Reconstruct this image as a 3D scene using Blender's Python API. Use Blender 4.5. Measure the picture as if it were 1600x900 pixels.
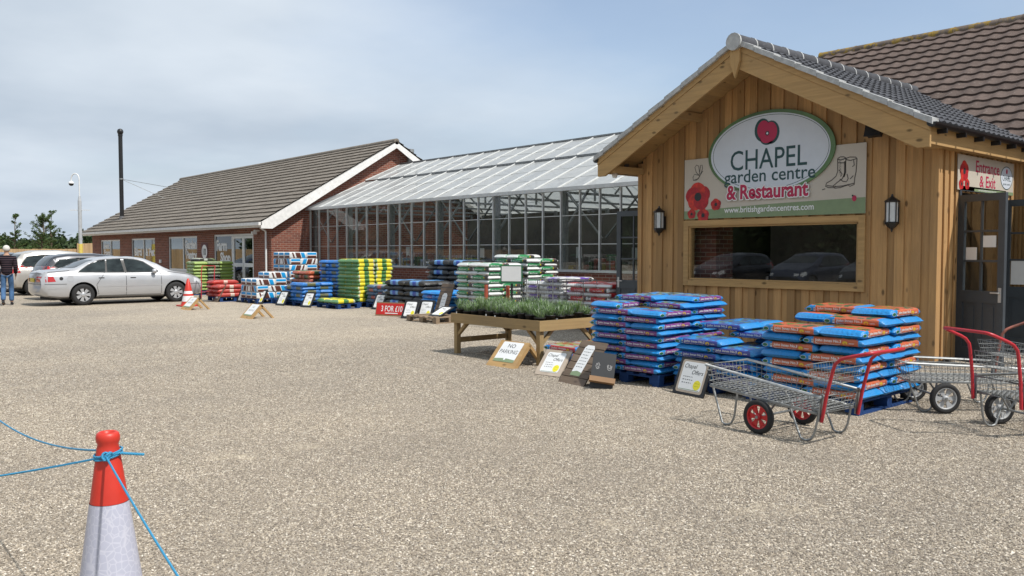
import bpy, bmesh, math, random
from mathutils import Vector, Matrix, noise
from mathutils.bvhtree import BVHTree
for o in list(bpy.data.objects): bpy.data.objects.remove(o)
SC = bpy.context.scene; COL = SC.collection
R = math.radians; PI = math.pi
rnd = random.Random(7)

# ---------------------------------------------------------------- camera
cd = bpy.data.cameras.new('camera'); cam = bpy.data.objects.new('camera', cd); COL.objects.link(cam)
cd.sensor_width = 36; cd.lens = 36 * 1310 / 1600; cd.clip_start = .05; cd.clip_end = 3000
cam.location = (0, 0, 1.6); cam.rotation_euler = (R(90 - 2.535), 0, R(-41))
SC.camera = cam
# ---------------------------------------------------------------- sun and sky
SUN_EL = 56.0; SUN_DIR = Vector((0.22, -0.975, 0)).normalized()
sd = SUN_DIR * math.cos(R(SUN_EL)) + Vector((0, 0, math.sin(R(SUN_EL))))
sl = bpy.data.lights.new('sun', 'SUN'); sl.energy = 3.2; sl.angle = R(1.0); sl.color = (1, .955, .89)
so = bpy.data.objects.new('sun', sl); COL.objects.link(so)
so.rotation_euler = sd.to_track_quat('Z', 'Y').to_euler()
W = bpy.data.worlds.new('World'); SC.world = W; W.use_nodes = True
nt = W.node_tree; nt.nodes.clear()
def wn(t, **k):
    n = nt.nodes.new(t)
    for a, b in k.items(): setattr(n, a, b)
    return n
sky = wn('ShaderNodeTexSky', sky_type='NISHITA'); sky.sun_disc = False
sky.sun_elevation = R(SUN_EL); sky.sun_rotation = math.atan2(SUN_DIR.x, SUN_DIR.y)
sky.air_density = 1.0; sky.dust_density = 2.2; sky.ozone_density = 1.2
tc = wn('ShaderNodeTexCoord'); sep = wn('ShaderNodeSeparateXYZ'); nt.links.new(tc.outputs['Generated'], sep.inputs[0])
# cloud layer: project the direction on a plane overhead so that the clouds flatten towards the horizon
zz = wn('ShaderNodeMath', operation='ADD'); nt.links.new(sep.outputs[2], zz.inputs[0]); zz.inputs[1].default_value = .16
zm = wn('ShaderNodeMath', operation='MAXIMUM'); nt.links.new(zz.outputs[0], zm.inputs[0]); zm.inputs[1].default_value = .1
dv = wn('ShaderNodeVectorMath', operation='SCALE')
iv = wn('ShaderNodeMath', operation='DIVIDE'); iv.inputs[0].default_value = 1; nt.links.new(zm.outputs[0], iv.inputs[1])
nt.links.new(tc.outputs['Generated'], dv.inputs[0]); nt.links.new(iv.outputs[0], dv.inputs['Scale'])
mp = wn('ShaderNodeMapping'); mp.inputs['Location'].default_value = (3.1, .4, 0); mp.inputs['Scale'].default_value = (.55, .55, .2)
nt.links.new(dv.outputs[0], mp.inputs[0])
nz = wn('ShaderNodeTexNoise'); nz.inputs['Scale'].default_value = 1.0; nz.inputs['Detail'].default_value = 7; nz.inputs['Roughness'].default_value = .52
nt.links.new(mp.outputs[0], nz.inputs['Vector'])
# thinner cloud to the south-east (right of the view)
dt = wn('ShaderNodeVectorMath', operation='DOT_PRODUCT'); dt.inputs[1].default_value = (.86, .36, .36)
nt.links.new(tc.outputs['Generated'], dt.inputs[0])
mr = wn('ShaderNodeMapRange'); mr.inputs['From Min'].default_value = .72; mr.inputs['From Max'].default_value = 1.0
mr.inputs['To Min'].default_value = .28; mr.inputs['To Max'].default_value = -.18
nt.links.new(dt.outputs['Value'], mr.inputs['Value'])
ad = wn('ShaderNodeMath', operation='ADD'); nt.links.new(nz.outputs['Fac'], ad.inputs[0]); nt.links.new(mr.outputs[0], ad.inputs[1])
cr = wn('ShaderNodeValToRGB'); cr.color_ramp.elements[0].position = .30; cr.color_ramp.elements[0].color = (.25, .25, .25, 1)
cr.color_ramp.elements[1].position = .72; cr.color_ramp.elements[1].color = (1, 1, 1, 1); nt.links.new(ad.outputs[0], cr.inputs[0])
nz2 = wn('ShaderNodeTexNoise'); nz2.inputs['Scale'].default_value = 1.7; nz2.inputs['Detail'].default_value = 5
nt.links.new(mp.outputs[0], nz2.inputs['Vector'])
cc = wn('ShaderNodeValToRGB'); cc.color_ramp.elements[0].position = .32; cc.color_ramp.elements[0].color = (3.0, 3.5, 4.1, 1)
cc.color_ramp.elements[1].position = .68; cc.color_ramp.elements[1].color = (4.3, 4.75, 5.25, 1); nt.links.new(nz2.outputs['Fac'], cc.inputs[0])
mx = wn('ShaderNodeMix', data_type='RGBA'); nt.links.new(cr.outputs[0], mx.inputs[0])
nt.links.new(sky.outputs[0], mx.inputs[6]); nt.links.new(cc.outputs[0], mx.inputs[7])
bg = wn('ShaderNodeBackground'); bg.inputs['Strength'].default_value = .113
nt.links.new(mx.outputs[2], bg.inputs['Color'])
wo = wn('ShaderNodeOutputWorld'); nt.links.new(bg.outputs[0], wo.inputs[0])
SC.view_settings.view_transform = 'Standard'; SC.view_settings.look = 'None'
SC.view_settings.exposure = 0.62; SC.view_settings.gamma = 1
SC.view_settings.use_curve_mapping = False
SC.cycles.max_bounces = 8; SC.cycles.transparent_max_bounces = 24; SC.cycles.caustics_reflective = False; SC.cycles.caustics_refractive = False

# ---------------------------------------------------------------- material helpers
class NT:
    """small helper round a material's node tree"""
    def __init__(s, name):
        s.m = bpy.data.materials.new(name); s.m.use_nodes = True; s.t = s.m.node_tree; s.t.nodes.clear()
        s.out = s.n('ShaderNodeOutputMaterial'); s.p = s.n('ShaderNodeBsdfPrincipled'); s.l(s.p.outputs[0], s.out.inputs[0])
    def n(s, t, **k):
        n = s.t.nodes.new(t)
        for a, b in k.items(): setattr(n, a, b)
        return n
    def l(s, a, b): s.t.links.new(a, b); return b
    def val(s, inp, v):
        if isinstance(v, bpy.types.NodeSocket): s.l(v, inp)
        elif isinstance(v, (tuple, list)) and len(v) == 3 and inp.type == 'RGBA': inp.default_value = (*v, 1)
        else: inp.default_value = v
    def math(s, op, a, b=None, c=None, clamp=False):
        n = s.n('ShaderNodeMath', operation=op); n.use_clamp = clamp
        s.val(n.inputs[0], a)
        if b is not None: s.val(n.inputs[1], b)
        if c is not None: s.val(n.inputs[2], c)
        return n.outputs[0]
    def mix(s, f, a, b, blend='MIX'):
        n = s.n('ShaderNodeMix', data_type='RGBA', blend_type=blend)
        s.val(n.inputs[0], f); s.val(n.inputs[6], a); s.val(n.inputs[7], b); return n.outputs[2]
    def coord(s, kind='Object', scale=None, rot=None):
        c = s.n('ShaderNodeTexCoord').outputs[kind]
        if scale is None: return c
        m = s.n('ShaderNodeMapping'); s.l(c, m.inputs[0]); m.inputs['Scale'].default_value = scale
        if rot: m.inputs['Rotation'].default_value = rot
        return m.outputs[0]
    def noise(s, vec, scale, detail=4, rough=.55, out='Fac'):
        n = s.n('ShaderNodeTexNoise'); s.l(vec, n.inputs['Vector']); n.inputs['Scale'].default_value = scale
        n.inputs['Detail'].default_value = detail; n.inputs['Roughness'].default_value = rough; return n.outputs[out]
    def voro(s, vec, scale, out='Distance', feature='F1'):
        n = s.n('ShaderNodeTexVoronoi', feature=feature); s.l(vec, n.inputs['Vector']); n.inputs['Scale'].default_value = scale
        return n.outputs[out]
    def ramp(s, f, stops, interp='LINEAR'):
        n = s.n('ShaderNodeValToRGB'); s.val(n.inputs[0], f); r = n.color_ramp; r.interpolation = interp
        while len(r.elements) < len(stops): r.elements.new(.5)
        for e, (p, c) in zip(r.elements, stops):
            e.position = p; e.color = (c, c, c, 1) if isinstance(c, (int, float)) else (*c, 1)
        return n.outputs[0]
    def xyz(s, vec):
        n = s.n('ShaderNodeSeparateXYZ'); s.l(vec, n.inputs[0]); return n.outputs
    def bump(s, h, strength=.3, dist=.01):
        n = s.n('ShaderNodeBump'); s.l(h, n.inputs['Height']); n.inputs['Strength'].default_value = strength
        n.inputs['Distance'].default_value = dist; s.l(n.outputs[0], s.p.inputs['Normal'])
    def island(s): return s.n('ShaderNodeNewGeometry').outputs['Random Per Island']
    def set(s, col=None, rough=None, metal=None, spec=None, coat=None):
        if col is not None: s.val(s.p.inputs['Base Color'], col)
        if rough is not None: s.val(s.p.inputs['Roughness'], rough)
        if metal is not None: s.val(s.p.inputs['Metallic'], metal)
        if spec is not None: s.val(s.p.inputs['Specular IOR Level'], spec)
        if coat is not None: s.val(s.p.inputs['Coat Weight'], coat); s.p.inputs['Coat Roughness'].default_value = .04
        return s.m
def mul(c, k): return tuple(min(1, v * k) for v in c)
def plain(name, col, rough=.6, metal=0, spec=.5, vary=.12, scale=6, bump=0, coat=None):
    t = NT(name); c = t.coord(); f = t.noise(c, scale, 5, .6)
    col2 = t.mix(t.ramp(f, [(.3, 0.), (.7, 1.)]), mul(col, 1 - vary), mul(col, 1 + vary))
    if bump: t.bump(t.noise(c, scale * 8, 3), bump, .004)
    return t.set(col2, t.math('MULTIPLY_ADD', f, .25, rough - .1), metal, spec, coat)
def wood(name, axis, col, var=.3, grain=.35, rough=.75, knots=True):
    t = NT(name); s = [14, 14, 14]; s['xyz'.index(axis)] = .9
    c = t.coord('Object'); m = t.n('ShaderNodeMapping'); t.l(c, m.inputs[0]); m.inputs['Scale'].default_value = s
    isl = t.island(); off = t.n('ShaderNodeCombineXYZ')
    t.l(t.math('MULTIPLY', isl, 37.), off.inputs[0]); t.l(t.math('MULTIPLY', isl, 91.), off.inputs[2]); t.l(off.outputs[0], m.inputs['Location'])
    g = t.noise(m.outputs[0], 1.6, 6, .65)
    v = t.mix(isl, mul(col, 1 - var), mul(col, 1 + var))
    v = t.mix(t.math('MULTIPLY', t.ramp(g, [(.35, 1.), (.65, 0.)]), grain), v, mul(col, .45))
    if knots:
        s2 = [5.5, 5.5, 5.5]; s2['xyz'.index(axis)] = 2.6
        m2 = t.n('ShaderNodeMapping'); t.l(c, m2.inputs[0]); m2.inputs['Scale'].default_value = s2; t.l(off.outputs[0], m2.inputs['Location'])
        k = t.voro(m2.outputs[0], 1.0)
        v = t.mix(t.ramp(k, [(.07, .85), (.15, 0.)]), v, mul(col, .22))
    v = t.mix(t.math('MULTIPLY', t.ramp(t.noise(c, 1.3, 4), [(.45, 0.), (.75, 1.)]), .35), v, mul((col[0] * .8, col[1] * .9, col[2] * 1.2), .8))
    t.bump(g, .35, .004)
    return t.set(v, rough, 0, .3)
def glass_mat(name, tint=(.85, .9, .9), rough=.0, base=.08, dirt=.0, dirtcol=(.6, .6, .58)):
    """thin pane: mirror reflection by fresnel over a tinted see-through"""
    t = NT(name); t.t.nodes.remove(t.p)
    tr = t.n('ShaderNodeBsdfTransparent'); tr.inputs[0].default_value = (*tint, 1)
    gl = t.n('ShaderNodeBsdfGlossy'); gl.inputs['Roughness'].default_value = rough
    ge = t.n('ShaderNodeNewGeometry'); dt_ = t.n('ShaderNodeVectorMath', operation='DOT_PRODUCT'); t.l(ge.outputs['Normal'], dt_.inputs[0]); t.l(ge.outputs['Incoming'], dt_.inputs[1])
    cz = t.math('SUBTRACT', 1., t.math('ABSOLUTE', dt_.outputs['Value'])); sch = t.math('MULTIPLY_ADD', t.math('POWER', cz, 5.), .96, .04)   # Schlick, same from both sides
    f = t.math('MULTIPLY_ADD', sch, 1.6, base, clamp=True)
    ms = t.n('ShaderNodeMixShader'); t.l(f, ms.inputs[0]); t.l(tr.outputs[0], ms.inputs[1]); t.l(gl.outputs[0], ms.inputs[2])
    o = ms.outputs[0]
    if dirt:
        d = t.n('ShaderNodeBsdfDiffuse'); d.inputs[0].default_value = (*dirtcol, 1)
        tl = t.n('ShaderNodeBsdfTranslucent'); tl.inputs[0].default_value = (*dirtcol, 1)
        a = t.n('ShaderNodeMixShader'); a.inputs[0].default_value = .45; t.l(d.outputs[0], a.inputs[1]); t.l(tl.outputs[0], a.inputs[2])
        c = t.coord('Object', (1, 1, 2.2)); nf = t.noise(c, 3., 6, .65)
        fac = t.math('MULTIPLY', t.math('MULTIPLY_ADD', nf, .9, .55), dirt, clamp=True)
        fac = t.math('ADD', fac, t.math('MULTIPLY', t.math('SUBTRACT', t.island(), .5), dirt * .25), clamp=True)
        b = t.n('ShaderNodeMixShader'); t.l(fac, b.inputs[0]); t.l(o, b.inputs[1]); t.l(a.outputs[0], b.inputs[2]); o = b.outputs[0]
    t.l(o, t.out.inputs[0]); return t.m
def brick_mat(name, c1, c2, mortar, soot=.0):
    t = NT(name); c = t.coord('Object'); x = t.xyz(c)
    u = t.math('ADD', x[0], x[1]); cb = t.n('ShaderNodeCombineXYZ'); t.l(u, cb.inputs[0]); t.l(x[2], cb.inputs[1])
    b = t.n('ShaderNodeTexBrick'); t.l(cb.outputs[0], b.inputs['Vector']); b.offset = .5
    for k, v in (('Scale', 1), ('Brick Width', .225), ('Row Height', .075), ('Mortar Size', .008), ('Mortar Smooth', .2), ('Bias', -.1)): b.inputs[k].default_value = v
    b.inputs['Color1'].default_value = (*c1, 1); b.inputs['Color2'].default_value = (*c2, 1); b.inputs['Mortar'].default_value = (*mortar, 1)
    v = t.mix(t.math('MULTIPLY', t.noise(c, 1.4, 5), .45), b.outputs[0], mul(c1, .55))
    v = t.mix(t.ramp(t.noise(c, 26, 3), [(.55, 0.), (.8, .3)]), v, mul(c2, 1.5))
    t.bump(t.math('SUBTRACT', 1., b.outputs['Fac']), .5, .008)
    return t.set(v, .85, 0, .25)

# ---------------------------------------------------------------- mesh helpers
class MB:
    def __init__(s): s.v = []; s.f = []; s.m = []; s.s = []; s.T = Matrix()
    def add(s, vs, fs, mi=0, smooth=False):
        b = len(s.v); T = s.T; s.v += [tuple(T @ Vector(p)) for p in vs]
        s.f += [tuple(b + i for i in f) for f in fs]; s.m += [mi] * len(fs); s.s += [smooth] * len(fs); return s
    def box(s, x0, x1, y0, y1, z0, z1, mi=0):
        if x0 > x1: x0, x1 = x1, x0
        if y0 > y1: y0, y1 = y1, y0
        if z0 > z1: z0, z1 = z1, z0
        return s.add([(x0, y0, z0), (x1, y0, z0), (x1, y1, z0), (x0, y1, z0), (x0, y0, z1), (x1, y0, z1), (x1, y1, z1), (x0, y1, z1)],
              [(0, 3, 2, 1), (4, 5, 6, 7), (0, 1, 5, 4), (1, 2, 6, 5), (2, 3, 7, 6), (3, 0, 4, 7)], mi)
    def bar(s, a, b, w, h, up=(0, 0, 1), mi=0):
        """box of width w and height h running from a to b"""
        a = Vector(a); b = Vector(b); d = (b - a); L = d.length
        if L < 1e-6: return s
        d /= L; u = Vector(up); sx = d.cross(u)
        if sx.length < 1e-4: sx = d.cross(Vector((1, 0, 0)))
        sx.normalize(); uz = sx.cross(d)
        P = []
        for q in (a, b):
            for i, j in ((-1, -1), (1, -1), (1, 1), (-1, 1)): P.append(q + sx * (i * w / 2) + uz * (j * h / 2))
        return s.add(P, [(0, 1, 2, 3), (7, 6, 5, 4), (0, 4, 5, 1), (1, 5, 6, 2), (2, 6, 7, 3), (3, 7, 4, 0)], mi)
    def tube(s, pts, r, n=8, mi=0, closed=False, caps=True):
        pts = [Vector(p) for p in pts]; N = len(pts); rr = r if isinstance(r, (list, tuple)) else [r] * N
        V = []; prev = None
        for i, p in enumerate(pts):
            if closed: d = pts[(i + 1) % N] - pts[i - 1]
            else: d = pts[min(i + 1, N - 1)] - pts[max(i - 1, 0)]
            d = d.normalized() if d.length > 1e-9 else Vector((0, 0, 1))
            if prev is None:
                a = Vector((0, 0, 1)) if abs(d.z) < .9 else Vector((1, 0, 0)); e = d.cross(a).normalized()
            else: e = (prev - d * prev.dot(d)).normalized()
            prev = e; g = d.cross(e)
            for k in range(n):
                t = 2 * PI * k / n; V.append(p + (e * math.cos(t) + g * math.sin(t)) * rr[i])
        F = []
        for i in range(N if closed else N - 1):
            j = (i + 1) % N
            for k in range(n): F.append((i * n + k, i * n + (k + 1) % n, j * n + (k + 1) % n, j * n + k))
        s.add(V, F, mi, n > 4)
        if caps and not closed: s.add(V[:n], [tuple(range(n))[::-1]], mi); s.add(V[-n:], [tuple(range(n))], mi)
        return s
    def lathe(s, prof, n=20, c=(0, 0, 0), axis='z', mi=0, smooth=True, a0=0, a1=2 * PI):
        full = abs(a1 - a0 - 2 * PI) < 1e-6; K = n if full else n + 1; V = []
        for r, h in prof:
            for k in range(K):
                t = a0 + (a1 - a0) * k / n; x, y = r * math.cos(t), r * math.sin(t)
                V.append({'z': (c[0] + x, c[1] + y, c[2] + h), 'x': (c[0] + h, c[1] + x, c[2] + y), 'y': (c[0] + y, c[1] + h, c[2] + x)}[axis])
        F = []
        for i in range(len(prof) - 1):
            for k in range(K if full else K - 1):
                k2 = (k + 1) % K; F.append((i * K + k, i * K + k2, (i + 1) * K + k2, (i + 1) * K + k))
        return s.add(V, F, mi, smooth)
    def prism(s, pts, d, mi=0):
        """pts: closed loop of 3D points, extruded by vector d"""
        d = Vector(d); P = [Vector(p) for p in pts]; n = len(P)
        F = [tuple(range(n))[::-1], tuple(range(n, 2 * n))] + [(i, (i + 1) % n, n + (i + 1) % n, n + i) for i in range(n)]
        return s.add(P + [p + d for p in P], F, mi)
    def poly(s, pts, z=0, mi=0): return s.add([(x, y, z) for x, y in pts], [tuple(range(len(pts)))], mi)
    def line(s, pts, w, z=0, mi=0, closed=False):
        """flat 2D stroke"""
        P = [Vector((x, y)) for x, y in pts]; n = len(P); V = []
        for i, p in enumerate(P):
            a = P[(i - 1) % n] if closed or i else p; b = P[(i + 1) % n] if closed or i < n - 1 else p
            d = (b - a); d = d.normalized() if d.length > 1e-9 else Vector((1, 0)); q = Vector((-d.y, d.x)) * (w / 2)
            V += [(p.x + q.x, p.y + q.y, z), (p.x - q.x, p.y - q.y, z)]
        F = [(2 * i, 2 * i + 1, 2 * ((i + 1) % n) + 1, 2 * ((i + 1) % n)) for i in range(n if closed else n - 1)]
        return s.add(V, F, mi)
    def text(s, st, size, x, y, z=0, mi=0, bold=0, w=None, shear=0, align='C'):
        V, F = text_geo(st, bold, shear); xs = [p[0] for p in V]; a, b = min(xs), max(xs)
        k = size / .73; kx = k if w is None else w / (b - a)
        ox = x - kx * ((a + b) / 2 if align == 'C' else a)
        return s.add([(ox + p[0] * kx, y + p[1] * k, z) for p in V], F, mi)
    def build(s, name, mats, parent=None, loc=None, **tags):
        me = bpy.data.meshes.new(name); me.from_pydata(s.v, [], s.f)
        for m in (mats if isinstance(mats, (list, tuple)) else [mats]): me.materials.append(m)
        me.polygons.foreach_set('material_index', s.m); me.polygons.foreach_set('use_smooth', s.s); me.update()
        o = bpy.data.objects.new(name, me); COL.objects.link(o)
        if parent is not None: o.parent = parent
        if loc is not None: o.location = loc
        if tags: tag(o, **tags)
        return o
_tg = {}
def text_geo(st, bold=0, shear=0):
    k = (st, bold, shear)
    if k not in _tg:
        cu = bpy.data.curves.new('t', 'FONT'); cu.body = st; cu.size = 1; cu.offset = bold; cu.shear = shear; cu.resolution_u = 3
        ob = bpy.data.objects.new('t', cu); COL.objects.link(ob); dg = bpy.context.evaluated_depsgraph_get()
        me = bpy.data.meshes.new_from_object(ob.evaluated_get(dg))
        _tg[k] = ([tuple(v.co) for v in me.vertices], [tuple(p.vertices) for p in me.polygons])
        bpy.data.objects.remove(ob); bpy.data.curves.remove(cu); bpy.data.meshes.remove(me)
    return _tg[k]
def tag(o, label=None, cat=None, group=None, kind=None):
    if label: o['label'] = label
    if cat: o['category'] = cat
    if group: o['group'] = group
    if kind: o['kind'] = kind
    return o
def empty(name, loc=(0, 0, 0), rz=0, label=None, cat=None, group=None, kind=None):
    o = bpy.data.objects.new(name, None); COL.objects.link(o); o.location = loc; o.rotation_euler = (0, 0, rz); o.empty_display_size = .1
    return tag(o, label, cat, group, kind)
def copy_tree(o, parent=None):
    c = o.copy(); COL.objects.link(c)
    if parent is not None: c.parent = parent
    for ch in list(o.children): copy_tree(ch, c)
    return c
def frame(o, u, v):
    """matrix whose x is u and y is v at origin o: for flat artwork on a surface"""
    u = Vector(u).normalized(); v = Vector(v).normalized(); n = u.cross(v)
    return Matrix(((u.x, v.x, n.x, o[0]), (u.y, v.y, n.y, o[1]), (u.z, v.z, n.z, o[2]), (0, 0, 0, 1)))
def ell(cx, cy, rx, ry, n=48, a0=0, a1=2 * PI):
    return [(cx + rx * math.cos(a0 + (a1 - a0) * i / n), cy + ry * math.sin(a0 + (a1 - a0) * i / n)) for i in range(n)]
def rrect(x0, y0, x1, y1, r, n=4):
    P = []
    for cx, cy, a in ((x1 - r, y1 - r, 0), (x0 + r, y1 - r, 90), (x0 + r, y0 + r, 180), (x1 - r, y0 + r, 270)):
        P += [(cx + r * math.cos(R(a + 90 * i / n)), cy + r * math.sin(R(a + 90 * i / n))) for i in range(n + 1)]
    return P

# ---------------------------------------------------------------- shared materials
Mt = {}
Mt['white'] = plain('white_paint', (.72, .72, .70), .45, vary=.06)
Mt['pvc'] = plain('white_plastic', (.70, .71, .71), .35, vary=.05)
Mt['board_white'] = plain('weathered_white_board', (.72, .71, .69), .6, vary=.12, scale=9)
Mt['black'] = plain('black_plastic', (.012, .012, .013), .4, vary=.2)
Mt['dark'] = plain('dark_inside', (.02, .02, .02), .8)
Mt['galv'] = plain('galvanised_steel', (.30, .31, .31), .5, .7, vary=.25, scale=20)
Mt['galvdark'] = plain('dull_steel', (.22, .23, .235), .5, .6, vary=.3, scale=20)
Mt['alu'] = plain('aluminium', (.55, .56, .56), .42, .55, vary=.1)
Mt['greydoor'] = plain('slate_grey_paint', (.055, .066, .078), .42, vary=.1)
Mt['brick'] = brick_mat('red_brick', (.25, .085, .055), (.13, .045, .036), (.34, .27, .22))
Mt['wallz'] = wood('cladding_timber', 'z', (.46, .27, .115), .32, .42)
Mt['beamx'] = wood('treated_timber_x', 'x', (.46, .29, .125), .12, .4)
Mt['beamy'] = wood('treated_timber_y', 'y', (.46, .29, .125), .12, .4)
Mt['beamz'] = wood('treated_timber_z', 'z', (.46, .29, .125), .12, .4)
Mt['tablex'] = wood('table_timber_x', 'x', (.36, .25, .12), .15, .4)
Mt['tabley'] = wood('table_timber_y', 'y', (.36, .25, .12), .15, .4)
Mt['tablez'] = wood('table_timber_z', 'z', (.36, .25, .12), .15, .4)
Mt['oldwood'] = wood('weathered_wood', 'y', (.17, .125, .09), .25, .5)
Mt['rough'] = wood('rough_pallet_wood', 'y', (.24, .18, .125), .3, .5, knots=False)
Mt['red'] = plain('red_paint', (.45, .02, .03), .35, vary=.12)
Mt['rubber'] = plain('tyre_rubber', (.018, .018, .019), .8, vary=.3)
Mt['paper'] = plain('white_card', (.74, .75, .75), .5, vary=.03)
Mt['ink'] = plain('dark_ink', (.02, .025, .03), .6)
Mt['sgreen'] = plain('sage_green_print', (.2, .27, .15), .5, vary=.08)
Mt['yel'] = plain('yellow_print', (.75, .68, .03), .5, vary=.04)
Mt['crimson'] = plain('crimson_print', (.42, .015, .07), .45, vary=.05)
# ================================================================ GROUND
def gravel_mat():
    t = NT('shingle_gravel'); c = t.coord('Object')
    wv = t.n('ShaderNodeVectorMath', operation='ADD'); t.l(c, wv.inputs[0])
    sc = t.n('ShaderNodeVectorMath', operation='SCALE'); t.l(t.noise(c, 30, 2, out='Color'), sc.inputs[0]); sc.inputs['Scale'].default_value = .016; t.l(sc.outputs[0], wv.inputs[1]); v = wv.outputs[0]
    cell = t.xyz(t.voro(v, 62, 'Color')); d1 = t.voro(v, 62, 'Distance'); cell2 = t.xyz(t.voro(v, 95, 'Color')); d2 = t.voro(v, 95, 'Distance'); cell3 = t.xyz(t.voro(v, 34, 'Color'))
    stops = [(0., (.06, .052, .045)), (.12, (.13, .112, .095)), (.28, (.225, .192, .155)), (.45, (.29, .25, .20)), (.6, (.245, .226, .208)), (.72, (.36, .315, .26)), (.86, (.46, .415, .355)), (.95, (.62, .59, .54))]
    a = t.ramp(cell[0], stops, 'CONSTANT'); b = t.ramp(cell2[1], stops, 'CONSTANT')
    col = t.mix(t.ramp(t.noise(c, 7, 3), [(.45, 0.), (.55, 1.)]), a, b)
    col = t.mix(t.math('MULTIPLY', t.math('GREATER_THAN', cell3[0], .8), .35), col, (.62, .55, .45)); col = t.mix(t.math('MULTIPLY', t.math('LESS_THAN', cell3[1], .16), .45), col, (.17, .145, .12))
    col = t.mix(t.math('MULTIPLY', t.ramp(d1, [(.4, 0.), (.8, 1.)]), .45), col, (.07, .06, .05))
    big = t.noise(c, .16, 4, .6); med = t.noise(c, .8, 5, .65)
    col = t.mix(t.math('MULTIPLY', t.ramp(big, [(.42, 0.), (.6, 1.)]), .28), col, (.50, .43, .34))
    col = t.mix(t.math('MULTIPLY', t.ramp(med, [(.42, 0.), (.68, 1.)]), .30), col, (.20, .185, .17))
    fine = t.ramp(t.noise(c, .5, 7, .75), [(.64, 0.), (.70, 1.)])
    col = t.mix(t.math('MULTIPLY', fine, .6), col, (.56, .50, .40))
    h = t.math('SUBTRACT', t.math('SUBTRACT', 1., d1), t.math('MULTIPLY', d2, .4)); h = t.math('ADD', h, t.math('MULTIPLY', cell[1], .5))
    t.bump(h, .7, .011)
    return t.set(t.mix(1., col, (1.27, 1.24, 1.17), 'MULTIPLY'), .8, 0, .3)
Mt['gravel'] = gravel_mat()
g = MB()
def gz(x, y): return 0
X = [-400, -120, -30, 0, 15, 30, 60, 150, 500]; Y = [-400, -120, -30, 0, 15, 30, 60, 150, 500]
for i in range(8):
    for j in range(8): g.add([(X[i], Y[j], 0), (X[i + 1], Y[j], 0), (X[i + 1], Y[j + 1], 0), (X[i], Y[j + 1], 0)], [(0, 1, 2, 3)])
g.build('ground', Mt['gravel'], kind='structure')
# loose stones lying on the surface near the viewer: nobody could count them
t = NT('loose_pebbles'); oi = t.n('ShaderNodeObjectInfo').outputs['Random']
lo_ = t.n('ShaderNodeObjectInfo').outputs['Location']; pc = t.ramp(oi, [(0., (.06, .052, .045)), (.2, (.145, .125, .105)), (.42, (.215, .185, .15)), (.6, (.20, .185, .17)), (.76, (.30, .265, .215)), (.9, (.40, .36, .31)), (1., (.62, .59, .54))])
pc = t.mix(t.math('MULTIPLY', t.ramp(t.noise(lo_, .8, 5, .65), [(.40, 0.), (.66, 1.)]), .38), pc, (.13, .115, .10)); pc = t.mix(t.math('MULTIPLY', t.ramp(t.noise(lo_, .5, 7, .75), [(.60, 0.), (.68, 1.)]), .55), pc, (.46, .41, .33)); Mt['pebble'] = t.set(t.mix(1., t.mix(.16, pc, (.27, .24, .20)), (1.33, 1.29, 1.22), 'MULTIPLY'), .75, 0, .35)
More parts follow.
